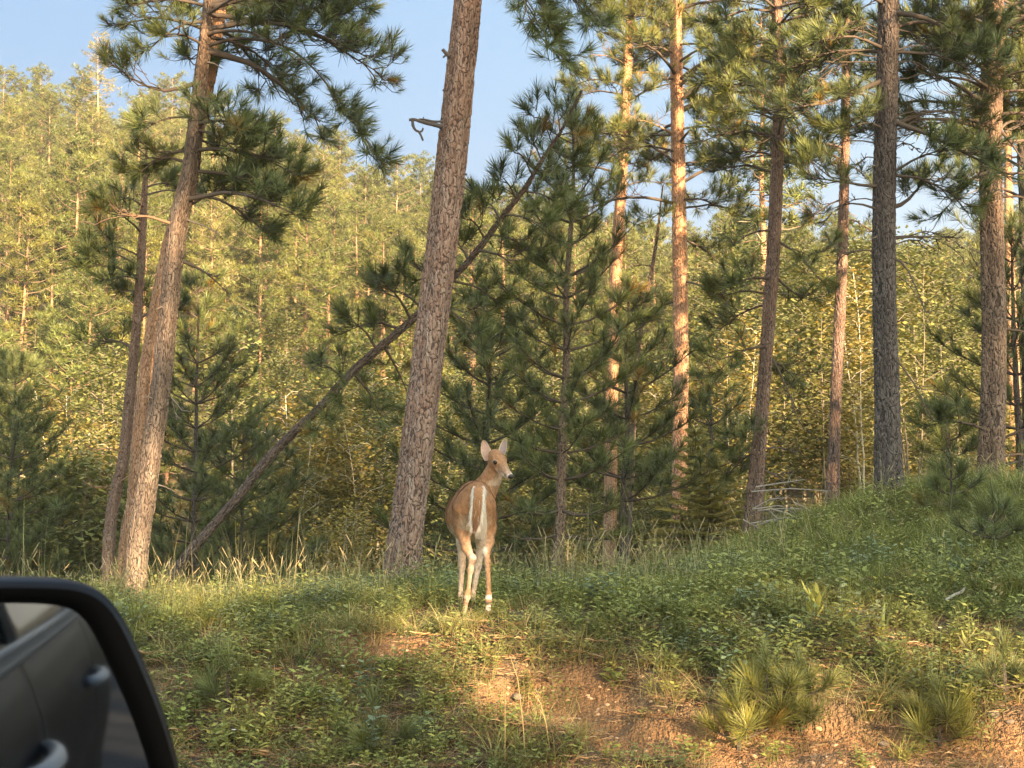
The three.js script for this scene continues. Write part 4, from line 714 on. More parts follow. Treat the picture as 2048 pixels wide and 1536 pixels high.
field('dry_grass', 'straw-coloured dry grass among the green', 'grass', bladeClump(23, 18, 0.2, 0.0042, 0.5, STRAWC, [0.30, 0.27, 0.11], 0.95), M.grass, [
  scatter(3, 48, -6, 8, 8.0, 15, (x, d, r) => r() < lerp(0.8, 0.3, crest(x, d)) * (1 - 0.65 * bareSpot(x, -d)) ? 0.8 : 0)]);
field('seeding_grass', 'tall pale grass stalks with seed heads along the crest', 'grass', bladeClump(24, 5, 0.66, 0.003, 0.17, [0.20, 0.22, 0.09], [0.32, 0.30, 0.16], 0.34, 0.45), M.grass, [
  scatter(4, 22, -6, 7, 10.5, 15, (x, d, r) => r() < (x < 1.6 ? 0.95 : 0.45) * (0.25 + 0.75 * patch(x, d, 0.9, 3.9, -0.2, 0.2)) && !(x > -0.62 && x < 0.02 && d < 11.2) ? lerp(0.55, 1.15, r()) : 0),
  scatter(16, 16, -0.1, 1.5, 10.9, 13.5, (x, d, r) => r() < 0.85 ? lerp(0.8, 1.3, r()) : 0), scatter(17, 9, -4, -0.7, 10.6, 13, (x, d, r) => r() < 0.8 ? lerp(0.7, 1.15, r()) : 0),
  scatter(14, 6, -5, 6, 8.8, 11.5, (x, d, r) => r() < 0.6 && !nearDeerFeet(x, d) ? lerp(0.4, 0.7, r()) : 0)]);
field('ground_cover', 'small round-leaved green ground cover on the bank', 'ground cover', leafPatch(31, 9, 0.09, 5, 0.034, 0.75, [0.165, 0.21, 0.055], [0.27, 0.285, 0.08], 0.4, 0.13), M.leaf, [
  scatter(5, 70, -5, 7, 8.1, 13, (x, d, r) => r() < (0.3 + 0.7 * patch(x, d, 1.3, 9.3, -0.2, 0.25)) * (1 - 0.93 * bareSpot(x, -d)) ? lerp(0.7, 1.15, r()) : 0)]);
field('blue_green_herbs', 'bluish green oblong-leaved herbs in patches', 'herbs', leafPatch(32, 5, 0.22, 9, 0.052, 0.48, BLUE, [0.19, 0.24, 0.125], 0.35, 0.1), M.leaf, [
  scatter(6, 28, -5, 6, 8.4, 13, (x, d, r) => r() < patch(x, d, 0.9, 5.2, -0.02, 0.25) * (1 - 0.95 * bareSpot(x, -d)) && !nearDeerFeet(x, d) ? 0.9 : 0)]);
field('leafy_herbs', 'fresh green narrow-leaved herbs in patches', 'herbs', leafPatch(33, 6, 0.24, 10, 0.055, 0.34, [0.18, 0.23, 0.06], [0.30, 0.31, 0.085], 0.3, 0.12), M.leaf, [
  scatter(7, 40, -5, 8, 8.3, 15, (x, d, r) => r() < (0.25 + 0.75 * patch(x, d, 0.9, 1.7, -0.1, 0.25)) * (1 - 0.92 * bareSpot(x, -d)) && !nearDeerFeet(x, d) ? lerp(0.7, 1.15, r()) : 0)]);
field('lime_herbs', 'yellow-green leafy sprigs near the foot of the bank', 'herbs', leafPatch(34, 4, 0.14, 8, 0.046, 0.6, [0.22, 0.25, 0.055], [0.30, 0.30, 0.07], 0.25, 0.08), M.leaf, [
  scatter(8, 22, -4, 5, 8.0, 11, (x, d, r) => r() < 0.8 * patch(x, d, 1.1, 7.1, -0.1, 0.25) * (1 - 0.6 * bareSpot(x, -d)) ? 0.9 : 0)]);
field('litter', 'dead needles, straw and twigs lying on the soil', 'litter', litterPatch(41, 40, [[0.25, 0.155, 0.08], [0.18, 0.11, 0.065], [0.34, 0.26, 0.15], [0.11, 0.078, 0.056], [0.29, 0.17, 0.085]]), M.twig, [
  scatter(9, 110, -5, 6, 7.8, 11.5, (x, d, r) => r() < lerp(0.85, 0.3, crest(x, d)) * (1 - 0.6 * bareSpot(x, -d)) ? lerp(0.4, 0.95, r()) : 0)]);
{ const g = new THREE.IcosahedronGeometry(0.012, 1), p = g.attributes.position; for (let i = 0; i < p.count; i++) { const k = 0.75 + 0.5 * abs(noise(p.getX(i) * 90, p.getY(i) * 90, p.getZ(i) * 90)) * 1.5; p.setXYZ(i, p.getX(i) * k, p.getY(i) * k * 0.7, p.getZ(i) * k); } g.computeVertexNormals();
  field('pebbles', 'small pale stones and crumbs of earth on the bare soil', 'gravel', g, std('pebble', { color: rgb(0.42, 0.30, 0.2), roughness: 0.95 }), [scatter(10, 420, -3, 5, 7.7, 10.2, (x, d, r) => r() < 0.12 + 0.8 * bareSpot(x, -d) ? lerp(0.35, 1.7, pow(r(), 3)) : 0)]); }

// plants that stand out one by one
function seedling(px, row, d, h, label, o = {}) { const p = hit(px, row); return youngPine({ name: 'pine_seedling', category: 'seedling', seed: 700 + px, d, base: V(p.x, p.y - 0.02, p.z), h, reach: 0.5, maxReach: 0.4, from: 0.12, whorl: 0.13, spokes: 4, trunk: 0.009, tuft: 0.17, gap: 0.1, tuftGeo: FINE_TUFT, deadTo: 0, label, ...o }); }
seedling(1535, 1475, 7.05, 0.36, 'largest yellowish pine seedling on the bare earth at lower right', { warm: 0.55, maxReach: 0.3 });
seedling(1600, 1440, 7.5, 0.30, 'pine seedling just behind and right of the largest seedling', { warm: 0.3, maxReach: 0.25 });
seedling(1478, 1500, 6.95, 0.22, 'low sunlit pine seedling left of the largest seedling', { warm: 0.6, maxReach: 0.3 });
seedling(1880, 1500, 6.75, 0.26, 'bushy sunlit yellow-green pine seedling near the bottom right corner', { warm: 0.7, maxReach: 0.28 });
seedling(455, 1410, 8.3, 0.22, 'green pine seedling on the bank right of the car mirror', { maxReach: 0.25 });
seedling(745, 1500, 7.5, 0.2, 'dull green pine seedling at the bottom below the big trunk', { maxReach: 0.24 });
seedling(1990, 1110, 11.5, 0.4, 'dark pine seedling in the grass at the right edge', { maxReach: 0.33, whorl: 0.14, from: 0.3 });
seedling(1905, 1030, 13.5, 0.42, 'small dark pine seedling at the foot of the right-edge trunk', { maxReach: 0.4, whorl: 0.13 });
seedling(2010, 1390, 7.9, 0.22, 'greyish pine seedling at the right edge above the stones', { maxReach: 0.22 });
function herb(name, label, px, row, d, geo, mat = M.leaf, s = 1) { const p = hit(px, row), m = mesh(name, geo, mat, scene); m.position.set(p.x, p.y - 0.01, p.z); m.rotation.y = px; m.scale.setScalar(s); m.userData = { label, category: 'plant' }; return m; }
const YEL = [0.34, 0.36, 0.075], YEL2 = [0.42, 0.38, 0.09];
herb('milkweed_plant', 'bright yellow-green plant with broad upright leaves on the right part of the bank', 1628, 1255, 9.3, leafPatch(61, 2, 0.2, 8, 0.105, 0.32, YEL, YEL2, -0.35, 0.02));
herb('milkweed_plant', 'pale yellow pair of leaves on a thin stem, right of the bright milkweed', 1720, 1240, 9.5, leafPatch(62, 1, 0.14, 4, 0.06, 0.5, YEL2, [0.5, 0.4, 0.15], 0, 0.02));
herb('leafy_plant', 'yellow-lit leafy clump at the foot of the deer, left of its hind hooves', 893, 1180, 11.0, leafPatch(63, 9, 0.2, 9, 0.07, 0.5, [0.24, 0.28, 0.06], [0.32, 0.34, 0.08], 0.3, 0.16));
herb('leafy_plant', 'bluish broad-leaved plant on the crest right of the deer', 1200, 1215, 9.9, leafPatch(64, 7, 0.22, 8, 0.085, 0.5, [0.12, 0.185, 0.12], [0.17, 0.23, 0.15], 0.3, 0.14));
herb('leafy_plant', 'bluish plant with upright stem at the bottom below the big trunk', 735, 1520, 7.3, leafPatch(65, 3, 0.3, 10, 0.085, 0.42, [0.12, 0.175, 0.11], [0.17, 0.22, 0.14], 0.35, 0.05));
herb('leafy_plant', 'bluish leafy plant in the middle of the bank left of the earth slip', 735, 1400, 8.2, leafPatch(66, 6, 0.26, 9, 0.06, 0.5, BLUE, [0.13, 0.19, 0.11], 0.3, 0.13));
herb('leafy_plant', 'yellow-green rosette with long leaves right of the bare earth slip', 1225, 1385, 7.95, leafPatch(67, 2, 0.1, 7, 0.1, 0.24, [0.2, 0.25, 0.06], YEL, 0.05, 0.03));
herb('leafy_plant', 'broad lime leaves on the brink of the earth slip', 1240, 1375, 7.9, leafPatch(68, 3, 0.12, 5, 0.075, 0.7, [0.2, 0.26, 0.06], LIME, 0.3, 0.06));
herb('leafy_plant', 'lime plant with narrow leaves on the right part of the bank, above the seedlings', 1780, 1345, 8.1, leafPatch(69, 3, 0.16, 9, 0.075, 0.4, [0.19, 0.25, 0.06], YEL, 0.2, 0.06));
herb('leafy_plant', 'sunlit lime herb at the bottom edge beside the seedlings', 1548, 1520, 6.7, leafPatch(70, 6, 0.1, 7, 0.045, 0.6, [0.24, 0.27, 0.06], YEL, 0.3, 0.1));
herb('leafy_plant', 'sunlit lime herb at the bottom right, left of the bushy seedling', 1735, 1530, 6.6, leafPatch(71, 5, 0.1, 7, 0.045, 0.6, [0.24, 0.27, 0.06], YEL, 0.3, 0.09));
herb('leafy_plant', 'tall lime herb at the bottom, left of the long dry stalks', 1000, 1500, 7.3, leafPatch(72, 6, 0.24, 11, 0.05, 0.5, [0.2, 0.25, 0.06], YEL, 0.25, 0.12));
herb('leafy_plant', 'lime herb at the bottom right of the mirror', 385, 1475, 7.8, leafPatch(73, 7, 0.16, 8, 0.045, 0.65, [0.2, 0.25, 0.06], YEL, 0.25, 0.14));
herb('dry_plant', 'withered straw-yellow leaves at right, in front of the thick trunks', 1985, 1225, 9.4, leafPatch(74, 2, 0.24, 7, 0.085, 0.3, [0.5, 0.38, 0.17], [0.42, 0.34, 0.14], 0.2, 0.05));
herb('dry_plant', 'withered yellow blade cluster at right below the white stick', 1935, 1340, 8.2, leafPatch(75, 2, 0.17, 5, 0.1, 0.18, [0.52, 0.42, 0.2], YEL, -0.2, 0.03));
for (const [px, row, d, h, lean, label] of [[1052, 1530, 7.0, 0.62, -0.06, 'longest dry grass stalk rising before the bare earth slip'], [1010, 1530, 7.0, 0.5, 0.0, 'thin dry stalk just left of the longest stalk'], [1100, 1500, 7.1, 0.33, -0.07, 'short dry stalk right of the longest stalk']]) {
  const p = hit(px, row), g = new Bag(), b = p.y; g.tube([V(0, -0.02, 0), V(lean * 0.3, h * 0.4, 0.01), V(lean * 0.8, h * 0.8, 0.03), V(lean * 1.5, h, 0.05)], [0.0035, 0.003, 0.0025, 0.0014], 5, { r: 0.46, g: 0.34, b: 0.15 });
  for (let k = 0; k < 9; k++) { const t = 0.82 + 0.02 * k, a = k * 2.4; g.tube([V(lean * t * 1.1, h * t, 0.03), V(lean * t * 1.1 + 0.02 * cos(a), h * t + 0.03, 0.03 + 0.02 * sin(a))], [0.0014, 0.0008], 3, { r: 0.44, g: 0.36, b: 0.2 }, { cap: false }); }
  const m = mesh('grass_stalk', g.geo(), M.twig, scene); m.position.set(p.x, b, p.z); m.userData = { label, category: 'grass stalk' };
}
for (const [px, row, d, h, label] of [[1768, 1265, 9.0, 0.27, 'upright thick green grass stem with a drooping twin, right part of the bank'], [605, 1340, 8.8, 0.0, 'loose fan of long green blades on the crest edge, left of the big trunk']]) {
  const p = hit(px, row), m = mesh('grass_tuft', h ? bladeClump(81, 4, 0.34, 0.018, 0.12, [0.17, 0.23, 0.07], [0.2, 0.25, 0.08], 0.35) : bladeClump(82, 34, 0.3, 0.008, 0.8, [0.13, 0.19, 0.06], [0.2, 0.25, 0.09], 0.6), M.grass, scene); m.position.set(p.x, H(p.x, p.z) - 0.01, p.z); m.userData = { label, category: 'grass tuft' };
}
{ // white flowers, stick, stones and grey brush
  const fl = new Bag(); for (let k = 0; k < 7; k++) { const a = k / 7 * 6.28; fl.flat(V(0, 0.2, 0), V(cos(a) * 0.014, 0.206, sin(a) * 0.014), V(cos(a + 0.7) * 0.014, 0.206, sin(a + 0.7) * 0.014), { r: 0.85, g: 0.84, b: 0.8 }); } fl.tube([V(0, -0.02, 0), V(0, 0.2, 0)], [0.0018, 0.0014], 4, { r: 0.1, g: 0.16, b: 0.05 });
  const g = fl.geo();
  for (const [px, row, d, label] of [[1550, 1070, 15, 'white flower by the grey brush at the patchy trunk foot'], [1898, 1075, 11.5, 'white flower in the grass near the dark seedling at right'], [1853, 1048, 12.5, 'white flower in the grass farthest back on the right'], [1787, 1048, 12.5, 'white flower in the grass before the darkest trunk'], [467, 1492, 7.7, 'tiny white flower at the bottom near the mirror'], [1882, 1284, 8.9, 'tiny white flower on the right part of the bank under the stick'], [685, 1358, 8.4, 'small white flower on the middle of the bank']]) { const p = hit(px, row + 40), m = mesh('white_flower', g, M.leaf, scene); m.position.set(p.x, H(p.x, p.z), p.z); m.userData = { label, category: 'flower' }; }
  const st = new Bag(), a = hit(1892, 1232), b = hit(1935, 1222), o = V(a.x, H(a.x, a.z), a.z), e = V(b.x, H(b.x, b.z - 0.1), b.z - 0.1); st.tube([V(0, 0.1, 0), e.clone().sub(o).multiplyScalar(0.5).add(V(0, 0.115, 0)), e.clone().sub(o).add(V(0, 0.12, 0)), e.clone().sub(o).add(V(0.02, 0.15, 0))], [0.009, 0.011, 0.012, 0.006], 6, { r: 0.32, g: 0.29, b: 0.25 });
  const sm_ = mesh('dead_stick', st.geo(), M.twig, scene); sm_.position.copy(o); sm_.userData = { label: 'bleached dead stick lying in the grass at right', category: 'stick' };
  const stone = std('stone', { color: rgb(0.36, 0.29, 0.23), roughness: 0.95, bumpMap: soilBump, bumpScale: 0.01 });
  const r = rng(55), rock = (R) => { const q = new THREE.IcosahedronGeometry(R, 3), p = q.attributes.position, s = r() * 9; for (let i = 0; i < p.count; i++) { const v = V(p.getX(i), p.getY(i), p.getZ(i)), k = 1 + 0.28 * noise(v.x / R + s, v.y / R, v.z / R) + 0.1 * noise(v.x * 3 / R + s, v.y * 3 / R, v.z * 3 / R); p.setXYZ(i, v.x * k, v.y * k * 0.62, v.z * k); } q.computeVertexNormals(); return q; };
  [[1985, 1440, 7.0, 0.035, 'rounded stone at the right edge, largest of the few above the corner'], [1960, 1455, 6.95, 0.022, 'small stone left of the largest stone at the right edge'], [2020, 1452, 6.95, 0.024, 'small stone at the right border beside the largest stone'], [1998, 1478, 6.8, 0.02, 'stone lowest of the few at the right edge'], [1768, 1490, 6.9, 0.03, 'grey stone on bare earth left of the bushy seedling'], [1035, 1395, 7.75, 0.035, 'earth-coloured stone in the left side of the earth slip']].forEach(([px, row, d, R, label]) => { const p = hit(px, row), m = mesh('stone', rock(R), stone, scene); m.position.set(p.x, H(p.x, p.z) + R * 0.25, p.z); m.userData = { label, category: 'stone' }; });
  const br = new Bag(), p0 = at(1500, 1068, 16.3), bo = V(p0.x, H(p0.x, p0.z), p0.z), rr = rng(91);
  for (let k = 0; k < 15; k++) { const s = V((rr() - 0.3) * 0.9, 0.02 + 0.5 * rr(), (rr() - 0.5) * 0.5), e = s.clone().add(V(0.3 + 0.6 * rr(), -0.3 + 0.8 * (rr() - 0.4), 0.4 * (rr() - 0.5))), m = s.clone().lerp(e, 0.5).add(V(0, 0.06 * rr(), 0)); br.tube([s, m, e], [0.009, 0.007, 0.003], 5, { r: 0.33, g: 0.3, b: 0.275 }, { cap: false }); for (let q = 0; q < 4; q++) { const t = s.clone().lerp(e, 0.3 + 0.6 * rr()); br.tube([t, t.clone().add(V(0.18 * (rr() - 0.2), 0.2 * (rr() - 0.4), 0.2 * (rr() - 0.5)))], [0.004, 0.002], 3, { r: 0.35, g: 0.32, b: 0.29 }, { cap: false }); } }
  const bm = mesh('dead_brush', br.geo(), M.twig, scene); bm.position.copy(bo); bm.position.y += 0.12; bm.userData = { label: 'tangle of grey dead branches lying right of the patchy trunk foot', category: 'brushwood' };
}

// ------------------------------------------------------------------ the deer
// A field of tapered capsules joined smoothly, meshed by surface nets.
function capsule(p, a, b, ra, rb) {
  const bx = b[0] - a[0], by = b[1] - a[1], bz = b[2] - a[2], px = p[0] - a[0], py = p[1] - a[1], pz = p[2] - a[2], l2 = bx * bx + by * by + bz * bz;
  const t = l2 ? min(1, max(0, (px * bx + py * by + pz * bz) / l2)) : 0, x = px - bx * t, y = py - by * t, z = pz - bz * t;
  return sqrt(x * x + y * y + z * z) - (ra + (rb - ra) * t);
}
const smin = (a, b, k) => { const h = max(k - abs(a - b), 0) / k; return min(a, b) - h * h * k * 0.25; };
function surfaceNets(field, lo, hi, cell) {
  const n = [0, 1, 2].map((k) => Math.ceil((hi[k] - lo[k]) / cell) + 1), [nx, ny, nz] = n, val = new Float32Array(nx * ny * nz), id = new Int32Array(nx * ny * nz).fill(-1), I = (i, j, k) => (k * ny + j) * nx + i;
  // coarse pass: skip blocks that lie far from the surface
  const B = 4, p = [0, 0, 0];
  for (let K = 0; K < nz; K += B) for (let J = 0; J < ny; J += B) for (let Q = 0; Q < nx; Q += B) {
    p[0] = lo[0] + (Q + B / 2) * cell; p[1] = lo[1] + (J + B / 2) * cell; p[2] = lo[2] + (K + B / 2) * cell; const f = field(p), far = abs(f) > B * cell * 1.5 + 0.02;
    for (let k = K; k < min(nz, K + B); k++) for (let j = J; j < min(ny, J + B); j++) for (let i = Q; i < min(nx, Q + B); i++) { if (far) val[I(i, j, k)] = f; else { p[0] = lo[0] + i * cell; p[1] = lo[1] + j * cell; p[2] = lo[2] + k * cell; val[I(i, j, k)] = field(p); } }
  }
  const pos = [], idx = [];
  for (let k = 0; k < nz - 1; k++) for (let j = 0; j < ny - 1; j++) for (let i = 0; i < nx - 1; i++) {
    let mask = 0, sx = 0, sy = 0, sz = 0, c = 0; const v = [];
    for (let q = 0; q < 8; q++) { const w = val[I(i + (q & 1), j + ((q >> 1) & 1), k + (q >> 2))]; v.push(w); if (w < 0) mask |= 1 << q; }
    if (mask === 0 || mask === 255) continue;
    for (const [a, b] of NET_EDGES) { if ((v[a] < 0) === (v[b] < 0)) continue; const t = v[a] / (v[a] - v[b]); sx += (a & 1) + t * ((b & 1) - (a & 1)); sy += ((a >> 1) & 1) + t * (((b >> 1) & 1) - ((a >> 1) & 1)); sz += (a >> 2) + t * ((b >> 2) - (a >> 2)); c++; }
    id[I(i, j, k)] = pos.length / 3; pos.push(lo[0] + (i + sx / c) * cell, lo[1] + (j + sy / c) * cell, lo[2] + (k + sz / c) * cell);
  }
  const quad = (a, b, c, d, flip) => { if (a < 0 || b < 0 || c < 0 || d < 0) return; flip ? idx.push(a, c, b, a, d, c) : idx.push(a, b, c, a, c, d); };
  for (let k = 1; k < nz - 1; k++) for (let j = 1; j < ny - 1; j++) for (let i = 1; i < nx - 1; i++) {
    const s = val[I(i, j, k)] < 0;
    if (s !== (val[I(i + 1, j, k)] < 0)) quad(id[I(i, j - 1, k - 1)], id[I(i, j, k - 1)], id[I(i, j, k)], id[I(i, j - 1, k)], !s);
    if (s !== (val[I(i, j + 1, k)] < 0)) quad(id[I(i - 1, j, k - 1)], id[I(i, j, k - 1)], id[I(i, j, k)], id[I(i - 1, j, k)], s);
    if (s !== (val[I(i, j, k + 1)] < 0)) quad(id[I(i - 1, j - 1, k)], id[I(i, j - 1, k)], id[I(i, j, k)], id[I(i - 1, j, k)], !s);
  }
  const g = new THREE.BufferGeometry(); g.setAttribute('position', new THREE.Float32BufferAttribute(pos, 3)); g.setIndex(idx); g.computeVertexNormals(); return g;
}
const NET_EDGES = [[0, 1], [2, 3], [4, 5], [6, 7], [0, 2], [1, 3], [4, 6], [5, 7], [0, 4], [1, 5], [2, 6], [3, 7]];

const deerX = (957 - 1024) / FPX * 10.2, deerZ = -10.2, deerBase = V(deerX, H(deerX, deerZ) + 0.0, deerZ);
console.log('deer base', deerBase.y);
const deer = thing('deer', 'brown doe standing on the bank crest, tail towards us, looking back to the right', 'deer', deerBase);
// head axes: it looks to the right and towards us, muzzle down a little
const hf = V(0.54, -0.62, 0.56).normalize(), hl = V(0.72, 0, -0.694), hu = V().crossVectors(hl, hf).normalize(); if (hu.y < 0) hu.negate();
const E0 = V(0.148, 1.095, -0.33);
const hp = (f, u, l) => { const q = E0.clone().addScaledVector(hf, f).addScaledVector(hu, u).addScaledVector(hl, l); return [q.x, q.y, q.z]; };
const legLH = [[[-0.085, 0.75, 0.12], [-0.108, 0.60, 0.07], 0.092, 0.052], [[-0.108, 0.60, 0.07], [-0.078, 0.475, 0.15], 0.052, 0.032], [[-0.078, 0.475, 0.15], [-0.036, 0.405, 0.20], 0.032, 0.0245], [[-0.034, 0.412, 0.212], [-0.05, 0.33, 0.195], 0.025, 0.0185], [[-0.05, 0.33, 0.195], [-0.067, 0.175, 0.165], 0.0185, 0.0145], [[-0.067, 0.175, 0.165], [-0.073, 0.145, 0.16], 0.0185, 0.021], [[-0.073, 0.145, 0.16], [-0.094, 0.045, 0.125], 0.019, 0.0185]];
const legRH = [[[0.035, 0.76, 0.12], [0.072, 0.62, 0.08], 0.09, 0.056], [[0.072, 0.62, 0.08], [0.077, 0.52, 0.12], 0.054, 0.034], [[0.077, 0.52, 0.12], [0.06, 0.455, 0.165], 0.034, 0.026], [[0.06, 0.462, 0.175], [0.068, 0.38, 0.155], 0.025, 0.019], [[0.068, 0.38, 0.155], [0.076, 0.16, 0.125], 0.019, 0.0155], [[0.076, 0.16, 0.125], [0.074, 0.115, 0.12], 0.0175, 0.021], [[0.074, 0.115, 0.12], [0.072, 0.042, 0.135], 0.019, 0.0195]];
const legLF = [[[-0.115, 0.64, -0.46], [-0.128, 0.50, -0.43], 0.085, 0.044], [[-0.128, 0.50, -0.43], [-0.130, 0.33, -0.45], 0.04, 0.025], [[-0.130, 0.33, -0.45], [-0.142, 0.12, -0.46], 0.023, 0.0165], [[-0.142, 0.12, -0.46], [-0.143, 0.05, -0.45], 0.02, 0.019]];
const legRF = [[[0.0, 0.64, -0.45], [0.016, 0.50, -0.41], 0.08, 0.042], [[0.016, 0.50, -0.41], [-0.012, 0.33, -0.43], 0.038, 0.025], [[-0.012, 0.33, -0.43], [-0.048, 0.12, -0.44], 0.023, 0.0165], [[-0.048, 0.12, -0.44], [-0.052, 0.05, -0.43], 0.02, 0.019]];
const trunkB = [[[-0.018, 0.83, 0.11], [-0.035, 0.825, -0.15], 0.103, 0.110], [[-0.035, 0.825, -0.15], [-0.058, 0.83, -0.43], 0.110, 0.100], [[-0.025, 0.75, 0.09], [-0.05, 0.705, -0.08], 0.122, 0.158], [[-0.052, 0.70, -0.06], [-0.06, 0.70, -0.33], 0.16, 0.176], [[-0.06, 0.70, -0.33], [-0.055, 0.70, -0.52], 0.172, 0.13], [[0.008, 0.88, 0.165], [0.005, 0.80, 0.20], 0.05, 0.06]];
const neckB = [[[-0.035, 0.80, -0.45], [0.035, 0.89, -0.47], 0.12, 0.088], [[0.035, 0.89, -0.47], [0.086, 0.975, -0.455], 0.086, 0.066], [[0.086, 0.975, -0.455], [0.112, 1.07, -0.415], 0.064, 0.055]];
const headB = [[hp(-0.065, 0.004, 0), hp(-0.02, 0.012, 0), 0.052, 0.047], [hp(-0.03, -0.03, 0), hp(0.045, -0.03, 0), 0.043, 0.033], [hp(0.0, 0.004, 0), hp(0.08, -0.008, 0), 0.041, 0.026], [hp(0.075, -0.011, 0), hp(0.142, -0.016, 0), 0.0265, 0.0215], [hp(0.04, -0.042, 0), hp(0.13, -0.036, 0), 0.024, 0.0145], [hp(-0.002, 0.014, -0.036), hp(0.015, 0.006, -0.032), 0.016, 0.013], [hp(-0.002, 0.014, 0.036), hp(0.015, 0.006, 0.032), 0.016, 0.013], [hp(0.13, -0.016, -0.012), hp(0.145, -0.017, -0.010), 0.0135, 0.012], [hp(0.13, -0.016, 0.012), hp(0.145, -0.017, 0.010), 0.0135, 0.012]];
function chain(p, list, k) { let d = 9; for (const [a, b, ra, rb] of list) { const c = capsule(p, a, b, ra, rb); d = d > 8 ? c : smin(d, c, k); } return d; }
function deerField(p) {
  let body = chain(p, trunkB, 0.07);
  body = smin(body, chain(p, neckB, 0.05), 0.07);
  const legs = [chain(p, legLH, 0.022), chain(p, legRH, 0.022), chain(p, legLF, 0.02), chain(p, legRF, 0.02)];
  const k = 0.05 * sm(0.45, 0.62, p[1]) + 0.006;
  let d = body; for (const l of legs) d = smin(d, l, k);
  if (p[1] > 0.9) { let h = chain(p, headB, 0.026); for (const s of [-1, 1]) { const e = hp(0.008, 0.0, s * 0.052), q = hypot(p[0] - e[0], p[1] - e[1], p[2] - e[2]) - 0.0125; h = max(h, -q); } d = smin(d, h, 0.028); }
  return d;
}
const deerGeo = surfaceNets(deerField, [-0.29, 0.01, -0.72], [0.33, 1.2, 0.34], 0.0062);
{ // the coat
  const p = deerGeo.attributes.position, n = deerGeo.attributes.normal, col = new Float32Array(p.count * 3), dot = (x, y, z, q) => (x - q.x) * q.dx + (y - q.y) * q.dy + (z - q.z) * q.dz;
  for (let i = 0; i < p.count; i++) {
    const x = p.getX(i), y = p.getY(i), z = p.getZ(i), nx = n.getX(i), ny = n.getY(i), nz = n.getZ(i), r3 = V(x, y, z).sub(E0), f = r3.dot(hf), u = r3.dot(hu), l = r3.dot(hl);
    const nn = fbm(x * 26, y * 12, z * 26, 4), n2 = fbm(x * 60, y * 40, z * 60, 3), str = fbm(x * 90 + y * 30, y * 55, z * 22, 3);
    let c = [0.305, 0.158, 0.075]; const mix = (t, b) => { t = min(1, max(0, t)); c = c.map((v, k) => lerp(v, b[k], t)); };
    mix(sm(0.80, 0.97, y) * 0.35 * (z > -0.42 ? 1 : 0), [0.30, 0.155, 0.075]);                                            // ruddier back
    mix(sm(0.66, 0.52, y + 0.03 * nn) * (nz > -0.3 ? 0.6 : 0.4), [0.38, 0.235, 0.14]);                                   // paler legs
    mix(sm(-0.2, -0.75, ny) * sm(0.8, 0.6, y) * 0.85, [0.7, 0.62, 0.52]);                                                  // white belly
    const cleft = abs(x - 0.012 - 0.03 * (0.7 - y)) + 0.012 * nn; mix(sm(0.05, 0.026, cleft) * sm(0.1, 0.18, z) * sm(0.50, 0.60, y) * sm(0.80, 0.7, y), [0.58, 0.52, 0.45]);   // white between the hind legs
    if (y < 0.62 && y > 0.2) { const lx = x < 0.0 ? -0.07 : 0.07; mix(sm(0.012, 0.05, (x - lx) * (x < 0 ? 1 : -1) + 0.02) * 0.5 * (z > 0 ? 1 : 0.9), [0.66, 0.57, 0.48]); }   // insides of the legs
    if (z < -0.3 && y < 0.6) mix(0.5, [0.68, 0.6, 0.52]);
    if (z > 0 && x > 0 && y > 0.41 && y < 0.5) mix(sm(0.075, 0.055, x) * sm(0.03, 0.0, abs(y - 0.455) - 0.01), [0.76, 0.7, 0.62]);                                          // pale hock tuft
    if (z > 0 && x < 0 && y > 0.36 && y < 0.42) mix(sm(0.024, 0.01, abs(y - 0.385)) * sm(-0.06, -0.03, x) * 0.7, [0.16, 0.10, 0.07]);
    if (z > 0 && y < 0.165) { mix(sm(0.02, 0.008, abs(y - 0.14)) * (x > 0 ? 0.95 : 0.25), [0.78, 0.74, 0.68]); mix(sm(0.014, 0.005, abs(y - 0.098)) * (x > 0 ? 0.85 : 0.4), [0.09, 0.065, 0.055]); mix(sm(0.03, 0.015, abs(y - 0.06)) * (x > 0 ? 0.8 : 0.1), [0.66, 0.52, 0.42]); }
    if (y > 0.87 && f > -0.16 && r3.length() < 0.19) {
      mix(sm(0.04, 0.12, f) * 0.65, [0.36, 0.265, 0.2]);                                                                  // greyer muzzle
      mix(sm(-0.022, -0.034, u) * sm(0.075, 0.10, f) * 0.85, [0.72, 0.66, 0.58]); mix(sm(0.138, 0.15, f) * 0.6, [0.6, 0.54, 0.48]);                                            // white lips and chin
      mix(sm(-0.03, -0.06, u + 0.2 * f * 0) * sm(0.0, 0.06, f) * 0.7, [0.72, 0.62, 0.5]);
      mix(sm(0.014, 0.004, abs(u + 0.022)) * sm(0.012, 0.004, abs(f - 0.128)) * 0.7, [0.05, 0.04, 0.035]);
      for (const s of [-1, 1]) { const de = hypot(f - 0.008, (u - 0.0) * 1.15, l - s * 0.052); mix(sm(0.03, 0.02, de) * 0.75, [0.66, 0.47, 0.3]); mix(sm(0.0185, 0.0145, de), [0.05, 0.035, 0.028]); }
      mix(sm(0.03, 0.0, abs(f - 0.055)) * sm(0.03, 0.018, abs(l + 0.03)) * 0.35, [0.2, 0.13, 0.09]);
      mix(sm(-0.04, 0.02, f) * sm(0.014, 0.03, u) * 0.35, [0.24, 0.14, 0.08]);                                             // darker brow
    }
    mix(sm(0.2, 0.9, nx) * sm(0.85, 0.95, y) * sm(-0.3, -0.4, z) * sm(0.0, 0.25, f + 0.22) * (y < 1.02 ? 0.55 : 0), [0.5, 0.38, 0.27]);   // paler throat
    const g = 1 + 0.5 * nn + 0.5 * n2 + 0.6 * str;
